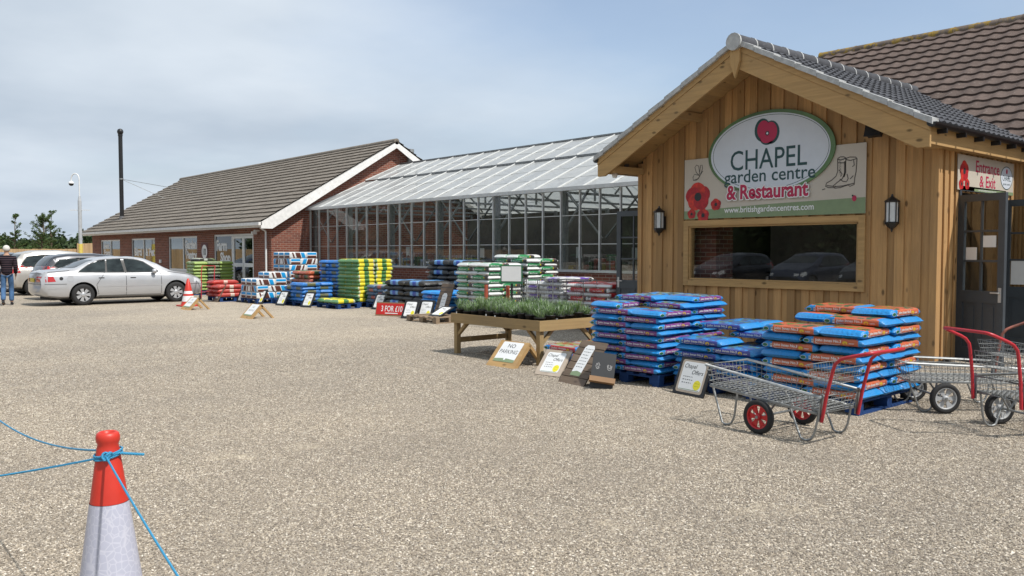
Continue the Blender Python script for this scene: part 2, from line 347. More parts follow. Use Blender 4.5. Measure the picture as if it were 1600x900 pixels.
def pebble_field(d0, d1, density, rad, seed):
    n, nr = 14, 40; V = []; a0, a1 = R(49 - 38), R(49 + 38)
    for q in range(nr + 1):
        d = d0 + (d1 - d0) * q / nr
        for i in range(n + 1): a = a0 + (a1 - a0) * i / n; V.append((d * math.cos(a), d * math.sin(a), 0))
    me = bpy.data.meshes.new('gravel'); me.from_pydata(V, [], [(q * (n + 1) + i, (q + 1) * (n + 1) + i, (q + 1) * (n + 1) + i + 1, q * (n + 1) + i + 1) for q in range(nr) for i in range(n)]); me.materials.append(Mt['pebble'])
    at_ = me.attributes.new('density', 'FLOAT', 'POINT')
    for k, v in enumerate(V):
        d = math.hypot(v[0], v[1]); f = min(1, (6.2 / d) ** 2.3) * (1 - max(0, min(1, (d - 13) / (d1 - 13)))); at_.data[k].value = density * f
    o = bpy.data.objects.new('gravel', me); COL.objects.link(o); o.location = (0, 0, .001); tag(o, 'loose shingle stones scattered over the car park', 'gravel', None, 'stuff')
    g = bpy.data.node_groups.new('scatter_stones', 'GeometryNodeTree'); g.interface.new_socket('Geometry', in_out='INPUT', socket_type='NodeSocketGeometry'); g.interface.new_socket('Geometry', in_out='OUTPUT', socket_type='NodeSocketGeometry')
    N = g.nodes.new; L = g.links.new; gi, go = N('NodeGroupInput'), N('NodeGroupOutput')
    na = N('GeometryNodeInputNamedAttribute'); na.data_type = 'FLOAT'; na.inputs['Name'].default_value = 'density'
    dp = N('GeometryNodeDistributePointsOnFaces'); L(na.outputs['Attribute'], dp.inputs['Density']); dp.inputs['Seed'].default_value = seed
    ic = N('GeometryNodeMeshIcoSphere'); ic.inputs['Radius'].default_value = 1; ic.inputs['Subdivisions'].default_value = 1
    sm = N('GeometryNodeSetMaterial'); sm.inputs['Material'].default_value = Mt['pebble']; L(ic.outputs[0], sm.inputs[0])
    ip = N('GeometryNodeInstanceOnPoints'); L(gi.outputs[0], dp.inputs[0]); L(dp.outputs['Points'], ip.inputs['Points']); L(sm.outputs[0], ip.inputs['Instance'])
    rs = N('FunctionNodeRandomValue'); rs.data_type = 'FLOAT_VECTOR'; rs.inputs[0].default_value = (rad * .5, rad * .4, rad * .3); rs.inputs[1].default_value = (rad * 1.5, rad * 1.05, rad * .75); L(rs.outputs[0], ip.inputs['Scale'])
    rr_ = N('FunctionNodeRandomValue'); rr_.data_type = 'FLOAT_VECTOR'; rr_.inputs[0].default_value = (-.5, -.5, 0); rr_.inputs[1].default_value = (.5, .5, 6.283); rr_.inputs['Seed'].default_value = 9; L(rr_.outputs[0], ip.inputs['Rotation'])
    L(ip.outputs[0], go.inputs[0]); md = o.modifiers.new('scatter', 'NODES'); md.node_group = g
pebble_field(3.0, 22.0, 7400, .0068, 1)

# ================================================================ TIMBER PORCH
porch = empty('timber_porch', (12, 7.55, 0), 0, 'honey coloured timber clad gabled entrance porch with grey tiled roof', 'building')
P0 = (12, 7.55, 0)
def at_porch(mb): mb.T = Matrix.Translation((-P0[0], -P0[1], 0)) @ mb.T; return mb
YL, YR, XF, ZB = 10.2, 4.9, 12.0, .07
YC = 7.55; RZ = 4.80; SL = (4.80 - 3.26) / 2.92      # roof slope
def roofz(y): return RZ - abs(y - YC) * SL
def clad_x(name, y0, y1, zb, ztf, holes, X, parent):
    """board-on-board cladding on a wall that faces -X"""
    m = MB(); y = y0; k = 0; rr = random.Random(5)
    m.T = Matrix.Translation((-P0[0], -P0[1], 0))
    while y < y1 - .005:
        w = .135 if k % 2 == 0 else .105; w = min(w, y1 - y); off = 0 if k % 2 == 0 else -.024
        a = y - (.012 if k % 2 else 0); b = y + w + (.012 if k % 2 else 0)
        segs = [(zb, ztf)]
        for (h0, h1, hz0, hz1) in holes:
            if b > h0 + .005 and a < h1 - .005: segs = [(zb, hz0), (hz1, ztf)]
        for z0, z1 in segs:
            za = z1 if not callable(z1) else z1(a) ; zc = z1 if not callable(z1) else z1(b)
            jit = rr.uniform(-.002, .002)
            V = [(X + off + jit, a, z0), (X + .022 + off, a, z0), (X + .022 + off, b, z0), (X + off + jit, b, z0), (X + off + jit, a, za), (X + .022 + off, a, za), (X + .022 + off, b, zc), (X + off + jit, b, zc)]
            m.add(V, [(0, 3, 2, 1), (4, 5, 6, 7), (0, 1, 5, 4), (1, 2, 6, 5), (2, 3, 7, 6), (3, 0, 4, 7)])
        y += w; k += 1
    return m.build(name, Mt['wallz'], parent)
top = lambda y: roofz(y) - .17
clad_x('front_wall', YR + .07, YL - .07, ZB, top, [(5.94, 9.09, 1.06, 2.08)], XF, porch)
m = MB(); m.T = Matrix.Translation((-P0[0], -P0[1], 0))       # wall core behind the boards
for (a, b, z0, z1) in ((YR + .03, 5.97, ZB, None), (9.06, YL - .03, ZB, None), (5.97, 9.06, ZB, 1.08), (5.97, 9.06, 2.06, None)):
    if z1 is None:
        ys = [a, b] if not (a < YC < b) else [a, YC, b]
        pts = [(XF + .025, a, z0), (XF + .025, b, z0)] + [(XF + .025, y, top(y) - .01) for y in reversed(ys)]
        m.prism(pts, (.1, 0, 0))
    else: m.box(XF + .025, XF + .125, a, b, z0, z1)
m.build('wall_core', Mt['dark'], porch)
m = MB(); m.T = Matrix.Translation((-P0[0], -P0[1], 0))
for y0, y1 in ((YR - .03, YR + .068), (YL - .068, YL + .02)):
    m = MB(); m.T = Matrix.Translation((-P0[0], -P0[1], 0)); m.box(XF - .03, XF + .09, y0, y1, ZB, 3.2); m.build('corner_post', Mt['wallz'], porch)
def clad_y(name, x0, x1, zb, zt, holes, Y, sgn, parent):
    m = MB(); x = x0; k = 0; m.T = Matrix.Translation((-P0[0], -P0[1], 0))
    while x < x1:
        w = .11 if k % 2 == 0 else .085; off = 0 if k % 2 == 0 else -.026 * sgn
        a, b = x - (.01 if k % 2 else 0), x + w + (.01 if k % 2 else 0); segs = [(zb, zt)]
        for (h0, h1, z0, z1) in holes:
            if b > h0 and a < h1: segs = [(z1, zt)]
        for z0, z1 in segs: m.box(a, b, Y + off, Y + off + .022 * sgn, z0, z1)
        x += w; k += 1
    return m.build(name, Mt['wallz'], parent)
clad_y('side_wall', XF + .09, 17.2, ZB, 3.12, [(12.72, 14.36, 0, 2.44)], YR, 1, porch)
clad_y('side_wall', XF + .09, 14.5, ZB, 3.12, [(12.42, 14.0, 0, 2.44)], YL, -1, porch)
m = MB(); m.T = Matrix.Translation((-P0[0], -P0[1], 0))
for Y0 in (YR + .03, YL - .10):
    a, b = (12.72, 14.36) if Y0 < 6 else (12.42, 14.0)
    m.box(XF + .13, a, Y0, Y0 + .07, ZB, 3.1); m.box(b, 17.2 if Y0 < 6 else 14.5, Y0, Y0 + .07, ZB, 3.1); m.box(a, b, Y0, Y0 + .07, 2.44, 3.1)
m.build('wall_core', Mt['dark'], porch)
m = MB(); m.T = Matrix.Translation((-P0[0], -P0[1], 0))
m.box(12.66, 12.72, YR - .05, YR + .1, .05, 2.46); m.box(14.36, 14.42, YR - .05, YR + .1, .05, 2.46); m.box(12.66, 14.42, YR - .05, YR + .1, 2.461, 2.53)
m.build('door_frame', Mt['greydoor'], porch)
# plinth and inner room
m = MB(); m.T = Matrix.Translation((-P0[0], -P0[1], 0)); m.box(XF + .03, 17, YR + .05, YL - .05, .004, ZB - .005); m.build('floor_slab', plain('inner_floor', (.1, .09, .08), .5), porch)
m = MB(); m.T = Matrix.Translation((-P0[0], -P0[1], 0)); m.box(16.2, 16.3, YR + .12, YL - .12, .08, 3.2); m.build('inner_wall', plain('inner_wall_paint', (.25, .22, .18), .8, vary=.3, scale=1.5), porch)
m = MB(); m.T = Matrix.Translation((-P0[0], -P0[1], 0)); m.box(12.3, 12.8, 8.72, 9.5, .08, 3.0); m.build('inner_pier', Mt['brick'], porch)
m = MB(); m.T = Matrix.Translation((-P0[0], -P0[1], 0)); m.box(12.13, 16.2, YR + .11, YL - .11, 3.02, 3.06); m.build('inner_ceiling', plain('inner_ceiling_paint', (.25, .24, .22), .8), porch)
# window
win = MB(); win.T = Matrix.Translation((-P0[0], -P0[1], 0))
for (a, b, z0, z1) in ((5.88, 5.98, 1.0, 2.125), (9.05, 9.15, 1.0, 2.125), (5.98, 9.05, 1.0, 1.10), (5.98, 9.05, 2.03, 2.125)): win.box(XF - .06, XF + .1, a, b, z0, z1)
for (a, b, z0, z1) in ((5.981, 6.015, 1.101, 2.029), (9.015, 9.049, 1.101, 2.029), (6.015, 9.015, 1.101, 1.13), (6.015, 9.015, 2.0, 2.029)): win.box(XF - .035, XF + .08, a, b, z0, z1)
wo_ = win.build('window_frame', Mt['beamy'], porch)
m = MB(); m.T = Matrix.Translation((-P0[0], -P0[1], 0)); m.box(XF + .01, XF + .02, 6.0, 9.03, 1.12, 2.01); Mt['pane'] = glass_mat('window_glass', (.92, .94, .94), 0, .0); m.build('pane', Mt['pane'], wo_)
# roof of the porch -------------------------------------------------
def tile_mat(name, col, light, speck=.5, var=.25, lichen=None):
    t = NT(name); c = t.coord('Object'); isl = t.island()
    v = t.mix(isl, mul(col, 1 - var), mul(col, 1 + var))
    v = t.mix(t.ramp(t.noise(c, 7, 5, .7), [(.4, 0.), (.7, .6)]), v, mul(col, .55))
    v = t.mix(t.ramp(t.noise(c, 22, 5, .75), [(.58, 0.), (.68, speck)]), v, light)
    if lichen: v = t.mix(t.ramp(t.noise(c, 5, 4, .7), [(.48, 0.), (.56, .9)]), v, lichen)
    t.bump(t.noise(c, 60, 4), .3, .004); return t.set(v, .85, 0, .2)
Mt['tile_new'] = tile_mat('dark_pantiles', (.075, .078, .088), (.28, .28, .28), .25, .15)
Mt['tile_brown'] = tile_mat('brown_concrete_tiles', (.118, .088, .076), (.33, .30, .27), .55, .16)
Mt['tile_grey'] = tile_mat('grey_brown_concrete_tiles', (.205, .18, .152), (.45, .43, .38), .6, .12)
Mt['ridge_lichen'] = tile_mat('lichened_ridge_tiles', (.15, .12, .10), (.35, .32, .25), .5, .2, (.30, .20, .04))
Mt['mortar'] = plain('verge_mortar', (.40, .41, .41), .8, vary=.22, scale=12, bump=.4)
def tiled_slope(mb, eave, ridge, along0, along1, axis, gauge, wave=0, period=.3, thick=.035, joint=None):
    """sawtooth courses from eave (h,z) to ridge (h,z); 'axis' is the direction the courses run along ('x' or 'y')"""
    h0, z0 = eave; h1, z1 = ridge; L = math.hypot(h1 - h0, z1 - z0); n = max(1, round(L / gauge)); ux, uz = (h1 - h0) / L, (z1 - z0) / L
    nx, nz = -uz * (1 if ux > 0 else -1), abs(ux)
    st_ = (joint or .33) if not wave else period / 8
    A = []; a = along0
    while a < along1 - 1e-4: A.append(a); a += st_
    A.append(along1)
    for i in range(n):
        s0, s1 = L * i / n, L * (i + 1) / n + .03
        if wave:
            V = []; F = []
            for q, a in enumerate(A):
                w = wave * (.5 + .5 * math.sin(2 * PI * a / period)) ** 1.4
                jit = .003 * noise.noise(Vector((a * 2.1, i * 3.3, 0)))
                for (ss, tt) in ((s0, thick * .1 + w * .3), (s0, thick + w + jit), (s1, w + jit)):
                    h, z = h0 + ux * ss + nx * tt, z0 + uz * ss + nz * tt
                    V.append((h, a, z) if axis == 'y' else (a, h, z))
                if q: b = 3 * q; F += [(b - 3, b, b + 1, b - 2), (b - 2, b + 1, b + 2, b - 1)]
            mb.add(V, F, 0, False)
        else:
            off = st_ / 2 * (i % 2); B = [along0] + [x - off + st_ if off else x for x in A[1:-1]] + [along1]
            for a, b in zip(B, B[1:]):
                if b - a < .01: continue
                j = rnd.uniform(-.003, .004); V = []
                for aa in (a + .003, b - .003):
                    for (ss, tt) in ((s0, 0), (s0, thick + j), (s1, .004 + j)):
                        h, z = h0 + ux * ss + nx * tt, z0 + uz * ss + nz * tt; V.append((h, aa, z) if axis == 'y' else (aa, h, z))
                mb.add(V, [(0, 3, 4, 1), (1, 4, 5, 2)])
def on(P): m = MB(); m.T = Matrix.Translation((-P[0], -P[1], 0)); return m
XO = 11.12                                                      # front edge of the porch roof
m = on(P0); tiled_slope(m, (YC - 2.93, roofz(YC - 2.93) - .005), (YC, RZ), XO - .02, 17.5, 'x', .30, .022, .19, .028); m.build('roof', Mt['tile_new'], porch)
m = on(P0); tiled_slope(m, (YC + 2.93, roofz(YC + 2.93) - .005), (YC, RZ), XO - .02, 17.5, 'x', .30, .022, .19, .028); m.build('roof', Mt['tile_new'], porch)
m = on(P0)                                                       # soffit boards under the overhang
for sg in (-1, 1):
    k = 0; y = 0
    while y < 2.86:
        a, b = YC + sg * y, YC + sg * min(y + .142, 2.86)
        m.prism([(XO + .05, a, roofz(a) - .165), (XO + .05, b, roofz(b) - .165), (XO + .05, b, roofz(b) - .145), (XO + .05, a, roofz(a) - .145)], (.93, 0, 0)); y += .145
m.build('soffit', Mt['beamx'], porch)
m = on(P0); m.prism([(XO, YC - 2.9, roofz(YC - 2.9) - .03), (XO, YC, RZ - .03), (XO, YC + 2.9, roofz(YC + 2.9) - .03), (XO, YC + 2.9, roofz(YC + 2.9) - .01), (XO, YC, RZ - .01), (XO, YC - 2.9, roofz(YC - 2.9) - .01)], (6.2, 0, 0)); m.build('roof_deck', Mt['dark'], porch)
for sg, nm in ((-1, 'bargeboard'), (1, 'bargeboard')):
    m = on(P0); e = YC + sg * 2.90
    def q(y, d): return (XO, y, roofz(y) - d)
    m.prism([q(YC, .03), q(e, .03), q(e, .13), q(YC, .13)], (.045, 0, 0))
    m.prism([(XO + .012, YC, RZ - .133), (XO + .012, e, roofz(e) - .133), (XO + .012, e, roofz(e) - .335), (XO + .012, e - sg * .16, roofz(e) - .335), (XO + .012, YC, RZ - .40)], (.045, 0, 0))
    m.build(nm, Mt['beamy'], porch)
    v = on(P0); y = 0                                            # stepped mortared verge
    while y < 2.93:
        a, b = YC + sg * y, YC + sg * min(y + .335, 2.95)
        v.prism([(XO - .05, a, roofz(a) - .04), (XO - .05, b, roofz(b) - .03), (XO - .05, b, roofz(b) + .055), (XO - .05, a, roofz(a) + .035)], (.2, 0, 0)); y += .34
    v.build('verge', Mt['mortar'], porch)
m = on(P0); m.prism([(XO - .045, YC - .085, RZ - .02), (XO - .045, YC + .085, RZ - .02), (XO - .045, YC + .085, RZ - .30), (XO - .045, YC + .0, RZ - .56), (XO - .045, YC - .085, RZ - .30)], (.045, 0, 0)); m.build('finial', Mt['beamz'], porch)
m = on(P0); x = XO - .08
while x < 17.3:
    m.lathe([(.13, 0), (.145, .02), (.145, .05), (.13, .06), (.13, .44)], 12, (x, YC, RZ + .0), 'x', 0, True, R(0), R(180)) if False else m.tube([(x, YC, RZ - .01), (x + .445, YC, RZ - .01)], .125, 14); m.tube([(x - .012, YC, RZ - .01), (x + .02, YC, RZ - .01)], .133, 14, 1); x += .45
m.build('ridge_tiles', [Mt['tile_new'], Mt['mortar']], porch)
m = on(P0); m.tube([(XO - .085, YC, RZ - .02), (XO + .02, YC, RZ - .02)], .122, 16); m.build('ridge_end', Mt['mortar'], porch)
for y in (6.35, 8.85):                                            # lookout beams
    m = on(P0); m.box(XO + .06, XF - .005, y - .045, y + .045, roofz(y) - .30, roofz(y) - .17); m.build('lookout_beam', Mt['beamx'], porch)
for sg in (-1, 1):
    y = YC + sg * 2.66; m = on(P0); m.box(XO + .07, 17.0 if sg < 0 else 14.4, y - .11, y + .11, 3.0, 3.11); m.build('eave_soffit', Mt['beamx'], porch)
    m = on(P0); yy = YC + sg * 2.84; m.box(XO + .06, 17.2 if sg < 0 else 14.4, yy - .015, yy + .015, 2.99, 3.22); m.build('fascia', Mt['beamx'], porch)
    yg = YC + sg * 2.93; m = on(P0)
    prof = [(.062 * math.cos(t), .062 * math.sin(t)) for t in [PI + PI * i / 8 for i in range(9)]]
    for i in range(8):
        (a, b), (c, d) = prof[i], prof[i + 1]
        m.add([(XO - .02, yg + a, 3.245 + b), (17.2, yg + a, 3.245 + b), (17.2, yg + c, 3.245 + d), (XO - .02, yg + c, 3.245 + d)], [(0, 1, 2, 3)], 0, True)
    m.add([(XO - .02, yg + a, 3.245 + b) for a, b in prof], [tuple(range(9))])
    m.build('gutter', Mt['black'], porch)
    if sg < 0:
        for x in [11.45 + .62 * k for k in range(9)]:
            m = on(P0); m.box(x, x + .035, yg - .05, yg + .085, 3.13, 3.19); m.build('gutter_bracket', Mt['black'], porch)

# grey doors -----------------------------------------------------------
Mt['doorpane'] = glass_mat('door_glass', (.8, .82, .8), 0, .03)
def door(w, h, hinge, ang, notice=None, flip=False, lever=True):
    """part of the porch: local x from the hinge along the leaf"""
    e = bpy.data.objects.new('door', None)
    m = MB(); t = .046; sw = .1; zr = [.08 + h * .43, h - .10]
    m.box(0, sw, 0, t, 0, h); m.box(w - sw, w, 0, t, 0, h)
    m.box(sw, w - sw, 0, t, 0, .22); m.box(sw, w - sw, 0, t, h - .1, h); m.box(sw, w - sw, 0, t, h * .36, h * .43)
    mx = w / 2; m.box(mx - .045, mx + .045, .004, t - .004, .22, h * .36)
    m.box(sw, mx - .045, .014, t - .014, .22, h * .36); m.box(mx + .045, w - sw, .014, t - .014, .22, h * .36)
    m.box(sw + .05, mx - .09, .006, t - .006, .27, h * .36 - .05); m.box(mx + .09, w - sw - .05, .006, t - .006, .27, h * .36 - .05)
    z0, z1 = h * .43, h - .1; m.box(mx - .014, mx + .014, .008, t - .008, z0, z1)
    for k in (1, 2): zc = z0 + (z1 - z0) * k / 3; m.box(sw, mx - .014, .008, t - .008, zc - .014, zc + .014); m.box(mx + .014, w - sw, .008, t - .008, zc - .014, zc + .014)
    M_ = Matrix.Translation((hinge[0] - P0[0], hinge[1] - P0[1], hinge[2])) @ Matrix.Rotation(ang, 4, 'Z')
    d = m.build('door', Mt['greydoor'], porch); d.matrix_local = M_
    p = MB(); p.box(sw - .003, w - sw + .003, t / 2 - .003, t / 2 + .003, z0 - .003, z1 + .003); p.build('pane', Mt['doorpane'], d)
    if lever:
        hn = MB()
        for sy in (-.008, t): hn.box(w - .075, w - .03, sy, sy + .008, h * .41 - .1, h * .41 + .1)
        for sy in (-.045, t + .033): hn.box(w - .17, w - .045, sy, sy + .012, h * .41 + .02, h * .41 + .04)
        for sy in (-.04, t): hn.box(w - .06, w - .045, sy, sy + .04, h * .41 + .022, h * .41 + .038)
        hn.build('handle', Mt['alu'], d)
    if notice:
        nb = MB()
        for (a, b, c, e_) in notice: nb.box(a, b, t / 2 + (-.009 if not flip else .005), t / 2 + (-.005 if not flip else .009), c, e_)
        nb.build('notice', Mt['paper'], d)
    return d
door(.74, 2.36, (12.66, 4.87, .03), R(-110), [(.13, .3, 1.42, 1.62), (.4, .6, 1.62, 1.78)])
door(.82, 2.36, (14.40, 4.87, .03), R(-92), [(.12, .42, 1.05, 1.42)], lever=False)
door(.82, 2.34, (12.40, 10.24, .03), R(92))

# ================================================================ SIGNS ON THE PORCH
def poppy(mb, cx, cy, r, zi, mred, mdark, ml=None, seed=1):
    rr = random.Random(seed)
    for k in range(5):
        a = 2 * PI * k / 5 + .4; mb.poly([(cx + r * .42 * math.cos(a) + r * .62 * math.cos(t) * (1 + .06 * rr.random()), cy + r * .42 * math.sin(a) + r * .58 * math.sin(t) * (1 + .06 * rr.random())) for t in [2 * PI * i / 18 for i in range(18)]], zi + .0003 * k, mred if k % 2 else (ml if ml is not None else mred))
    mb.poly(ell(cx, cy, r * .3, r * .3, 16), zi + .002, mdark)
Mt['cream'] = plain('cream_sign_face', (.50, .455, .39), .45, vary=.05, scale=2)
Mt['cool'] = plain('pale_blue_white_sign_face', (.58, .63, .70), .45, vary=.03)
Mt['leafg'] = plain('green_sign_rim', (.09, .17, .07), .45, vary=.4, scale=1.4)
Mt['petrol'] = plain('dark_teal_lettering', (.015, .06, .065), .5)
Mt['poppyred'] = plain('poppy_red_print', (.50, .03, .02), .5, vary=.35, scale=14)
Mt['poppydk'] = plain('poppy_dark_red_print', (.36, .012, .02), .5, vary=.35, scale=14)  # darker red for alternate printed petals
Mt['linegrey'] = plain('grey_line_print', (.10, .09, .08), .6)
SM = [Mt['cream'], Mt['cool'], Mt['leafg'], Mt['petrol'], Mt['crimson'], Mt['poppyred'], Mt['poppydk'], Mt['ink'], Mt['sgreen'], Mt['paper'], Mt['linegrey']]
sg = empty('entrance_sign', (XF - .055, 9.14, 2.15), 0, 'large cream board with oval garden centre logo over the porch window', 'sign')
FM = frame((0, 0, 0), (0, -1, 0), (0, 0, 1))
m = MB(); m.T = FM; m.T = FM @ Matrix.Translation((0, 0, 0)); m.box(0, 3.26, 0, 1.03, -.012, .0, 0); m.build('board', SM, sg)
m = MB(); m.T = FM
z = .0015; m.poly([(0.0, 0), (3.26, 0), (3.26, .235), (1.6, .20), (.45, .155), (0, .14)], z, 8)
for (x, y, r_, sd_) in ((.29, .38, .245, 1), (.16, .09, .085, 4), (.40, .06, .12, 3), (.66, .235, .10, 5)): poppy(m, x, y, r_, z + .001 + .0004 * sd_, 5, 7, 6, sd_)
m.line([(.1, .2), (.12, .3), (.07, .42)], .012, z + .0005, 8)
lx = lambda pts, w=.013: m.line(pts, w, z + .001, 10)
# butterfly drawing
bx, by = .27, .80
lx([(bx + .05, by - .06), (bx - .02, by + .0), (bx - .05, by + .09), (bx - .02, by + .13), (bx + .03, by + .11), (bx + .05, by - .04)]); lx([(bx + .05, by), (bx + .07, by + .12), (bx + .10, by + .12), (bx + .11, by + .06), (bx + .07, by - .03)])
lx([(bx + .04, by - .05), (bx - .06, by - .03), (bx - .09, by - .08), (bx - .08, by - .13), (bx - .01, by - .13), (bx + .06, by - .06)]); lx([(bx - .07, by - .13), (bx + .02, by - .11), (bx + .075, by - .03), (bx + .12, by + .02)], .014)
# wellington boots drawing
B = lambda pts, w=.015: m.line([(2.62 + p[0] * .5, .38 + p[1] * .47) for p in pts], w, z + .001, 10)
B([(.40, .95), (.41, .55), (.36, .40), (.22, .28), (.06, .2), (.03, .1), (.12, .05), (.3, .04), (.36, .09)])
B([(.40, .95), (.48, 1.0), (.6, .99), (.66, .95), (.64, .6), (.62, .42)]); B([(.40, .93), (.5, .9), (.62, .93), (.66, .95)], .018)
B([(.64, .93), (.78, .97), (.96, .95), (1.0, .9), (.98, .5), (.94, .3), (.93, .1), (.80, .05), (.74, .1), (.5, .03), (.32, .02), (.28, .1), (.4, .2), (.55, .3), (.62, .42)])
B([(.66, .9), (.8, .86), (.98, .9)], .016); B([(.9, .86), (.92, .7), (.86, .66)]); B([(.63, .85), (.645, .5), (.60, .36)], .03); B([(.42, .82), (.62, .8)]); B([(.45, .6), (.55, .45), (.5, .38)]); B([(.7, .45), (.74, .3), (.7, .22)]); B([(.9, .38), (.8, .28)]); B([(.02, .02), (-.08, -.01)]); B([(.32, .07), (.6, .08), (.93, .14)]); B([(.06, .12), (.3, .08)]); B([(.48, .3), (.58, .22), (.7, .2)])
for k in range(9): B([(.44 + .015 * (k % 3), .88 - .05 * k), (.50 + .015 * (k % 2), .83 - .05 * k)], .006)
m.poly(ell(3.09, .225, .035, .045, 14), z + .002, 4); m.poly(ell(3.065, .265, .015, .015, 10), z + .003, 7)
m.build('printed_pictures', SM, sg)
m = MB(); m.T = FM; ec = (1.655, 1.03, 1.14, .665)
def ring(rx0, ry0, rx1, ry1, zz_, mi, n=72):
    a = ell(ec[0], ec[1], rx0, ry0, n); b = ell(ec[0], ec[1], rx1, ry1, n)
    m.add([(x, y, zz_) for x, y in a + b], [(i, (i + 1) % n, n + (i + 1) % n, n + i) for i in range(n)], mi)
m.prism([(x, y, .006) for x, y in ell(ec[0], ec[1], ec[2], ec[3], 72)], (0, 0, .02), 2)
m.poly(ell(ec[0] - .01, ec[1] - .005, 1.075, .618, 72), .0275, 1); ring(1.045, .59, 1.037, .582, .0285, 3)
ring(1.14, .665, 1.075, .62, .0272, 2)
ob = m.build('oval_panel', SM, sg)
m = MB(); m.T = FM; z = .03
m.text('CHAPEL', .335, 1.65, .775, z, 3, .004, 1.38); m.text('garden centre', .215, 1.66, .57, z, 3, .008, 1.64)

for q in range(10): m.text('& Restaurant', .235, 1.63 + .017 * math.cos(.628 * q), .305 + .017 * math.sin(.628 * q), z + .0002 * q, 9, .03, 1.48)
m.text('& Restaurant', .235, 1.63, .305, z + .004, 4, .03, 1.48)
m.text('www.britishgardencentres.com', .10, 1.64, .085, .006, 9, .016, 1.62)
m.poly(ell(1.555, 1.385, .145, .185, 24), z, 3); m.poly(ell(1.71, 1.335, .15, .185, 24), z, 3); m.poly(ell(1.64, 1.25, .13, .11, 24), z, 3)
m.poly(ell(1.575, 1.385, .115, .15, 24), z + .001, 4); m.poly(ell(1.70, 1.345, .12, .155, 24), z + .0014, 4); m.poly(ell(1.63, 1.26, .11, .09, 24), z + .0018, 4)
m.poly(ell(1.645, 1.325, .036, .036, 16), z + .003, 7); m.poly(ell(1.645, 1.325, .018, .02, 12), z + .004, 1)
m.build('lettering', SM, sg)
# side sign
s2 = empty('side_sign', (12.56, YR - .05, 2.47), 0, 'cream Entrance and Exit board with poppies above the grey doors', 'sign')
FM = frame((0, 0, 0), (1, 0, 0), (0, 0, 1)); m = MB(); m.T = FM; m.box(0, 2.16, 0, .5, -.01, 0, 0); m.build('board', SM, s2)
m = MB(); m.T = FM; z = .002; m.poly([(0.6, 0), (2.16, 0), (2.16, .05), (.6, .035)], z, 8)
for (x, y, r_, sd_) in ((.22, .27, .15, 1), (.12, .08, .08, 2), (.33, .09, .08, 3)): poppy(m, x, y, r_, z + .0005 * sd_, 5, 7, 6, sd_)
m.text('Entrance', .175, 1.10, .285, z, 4, .012, .92); m.text('& Exit', .175, 1.10, .075, z, 4, .012, .62); m.text('www.britishgardencentres.com', .03, 1.1, .012, z + .001, 9, 0, .7)
m.poly(ell(1.86, .26, .25, .18, 36), z, 3); m.poly(ell(1.86, .26, .235, .168, 36), z + .001, 1)
m.text('CHAPEL', .09, 1.86, .215, z + .002, 3, 0, .34); m.text('garden centre', .035, 1.86, .15, z + .002, 3, 0, .3); m.poly(ell(1.86, .36, .035, .04, 16), z + .002, 4)
m.build('lettering', SM, s2)
# carriage lamps
Mt['lampglass'] = plain('frosted_lamp_glass', (.62, .64, .64), .25, vary=.08)
def carriage_lamp(y, label):
    e = empty('wall_lamp', (XF - .03, y, 2.10), 0, label, 'lamp', 'black carriage lamps on the porch wall')
    m = MB(); m.lathe([(.0, .185), (.012, .18), (.018, .15), (.03, .14), (.085, .10), (.105, .085), (.10, .07), (.09, .065)], 6, (-.11, 0, .12), 'z', 0, False)
    m.lathe([(.088, -.0), (.10, -.015), (.09, -.03), (.05, -.08), (.02, -.10), (.012, -.13), (0, -.15)], 6, (-.11, 0, -.09), 'z', 0, False)
    for k in range(6): a = 2 * PI * k / 6; m.bar((-.11 + .088 * math.cos(a), .088 * math.sin(a), -.10), (-.11 + .088 * math.cos(a), .088 * math.sin(a), .19), .012, .012)
    m.box(-.03, .02, -.05, .05, -.12, .12); m.bar((-.03, 0, -.1), (-.11, 0, -.14), .02, .02); m.build('lamp_body', Mt['black'], e)
    m = MB(); m.lathe([(.0, -.095), (.076, -.095), (.076, .19), (0, .19)], 6, (-.11, 0, 0), 'z', 0, False); m.build('lamp_glass', Mt['lampglass'], e)
carriage_lamp(9.63, 'black carriage lamp on the timber wall beside the open grey door leaf'); carriage_lamp(5.45, 'black carriage lamp on the timber wall near the Entrance and Exit board')
e = empty('floodlight', (XF - .06, 5.71, 3.28), 0, 'small black floodlight under the porch gable by the oval sign', 'light')
m = MB(); m.T = Matrix.Rotation(R(18), 4, 'Y'); m.box(-.16, -.06, -.10, .10, -.08, .09); m.box(-.175, -.16, -.12, .12, -.10, .10); m.T = Matrix(); m.bar((-.08, -.06, 0), (.03, -.02, .06), .02, .02); m.bar((-.08, .06, 0), (.03, .02, .06), .02, .02); m.build('housing', Mt['black'], e)
m = MB(); m.tube([(-.08, -.1, 0), (-.02, -.16, .02), (.02, -.14, .1)], .006, 6); m.build('cable', Mt['black'], e)
e = empty('floodlight', (11.75, 10.32, 3.13), 0, 'small black floodlight with pale lens under the eave by the greenhouse', 'light')
m = MB(); m.T = Matrix.Rotation(R(-20), 4, 'Z'); m.box(-.04, .04, -.03, .03, 0, .09); m.box(-.055, .03, -.045, .045, -.13, -.02); m.box(-.01, .035, -.02, .02, -.03, .01); m.build('housing', Mt['black'], e)
m = MB(); m.T = Matrix.Rotation(R(-20), 4, 'Z'); m.box(-.06, -.0555, -.03, .03, -.11, -.04); m.build('lens', Mt['lampglass'], e)
m = MB(); m.lathe([(0, -.05), (.035, -.045), (.05, -.01), (.05, .03), (.03, .04), (0, .04)], 14, (11.42, 10.30, 2.97)); m.build('security_sensor', Mt['pvc'], label='round white sensor under the left end of the porch roof', cat='sensor')

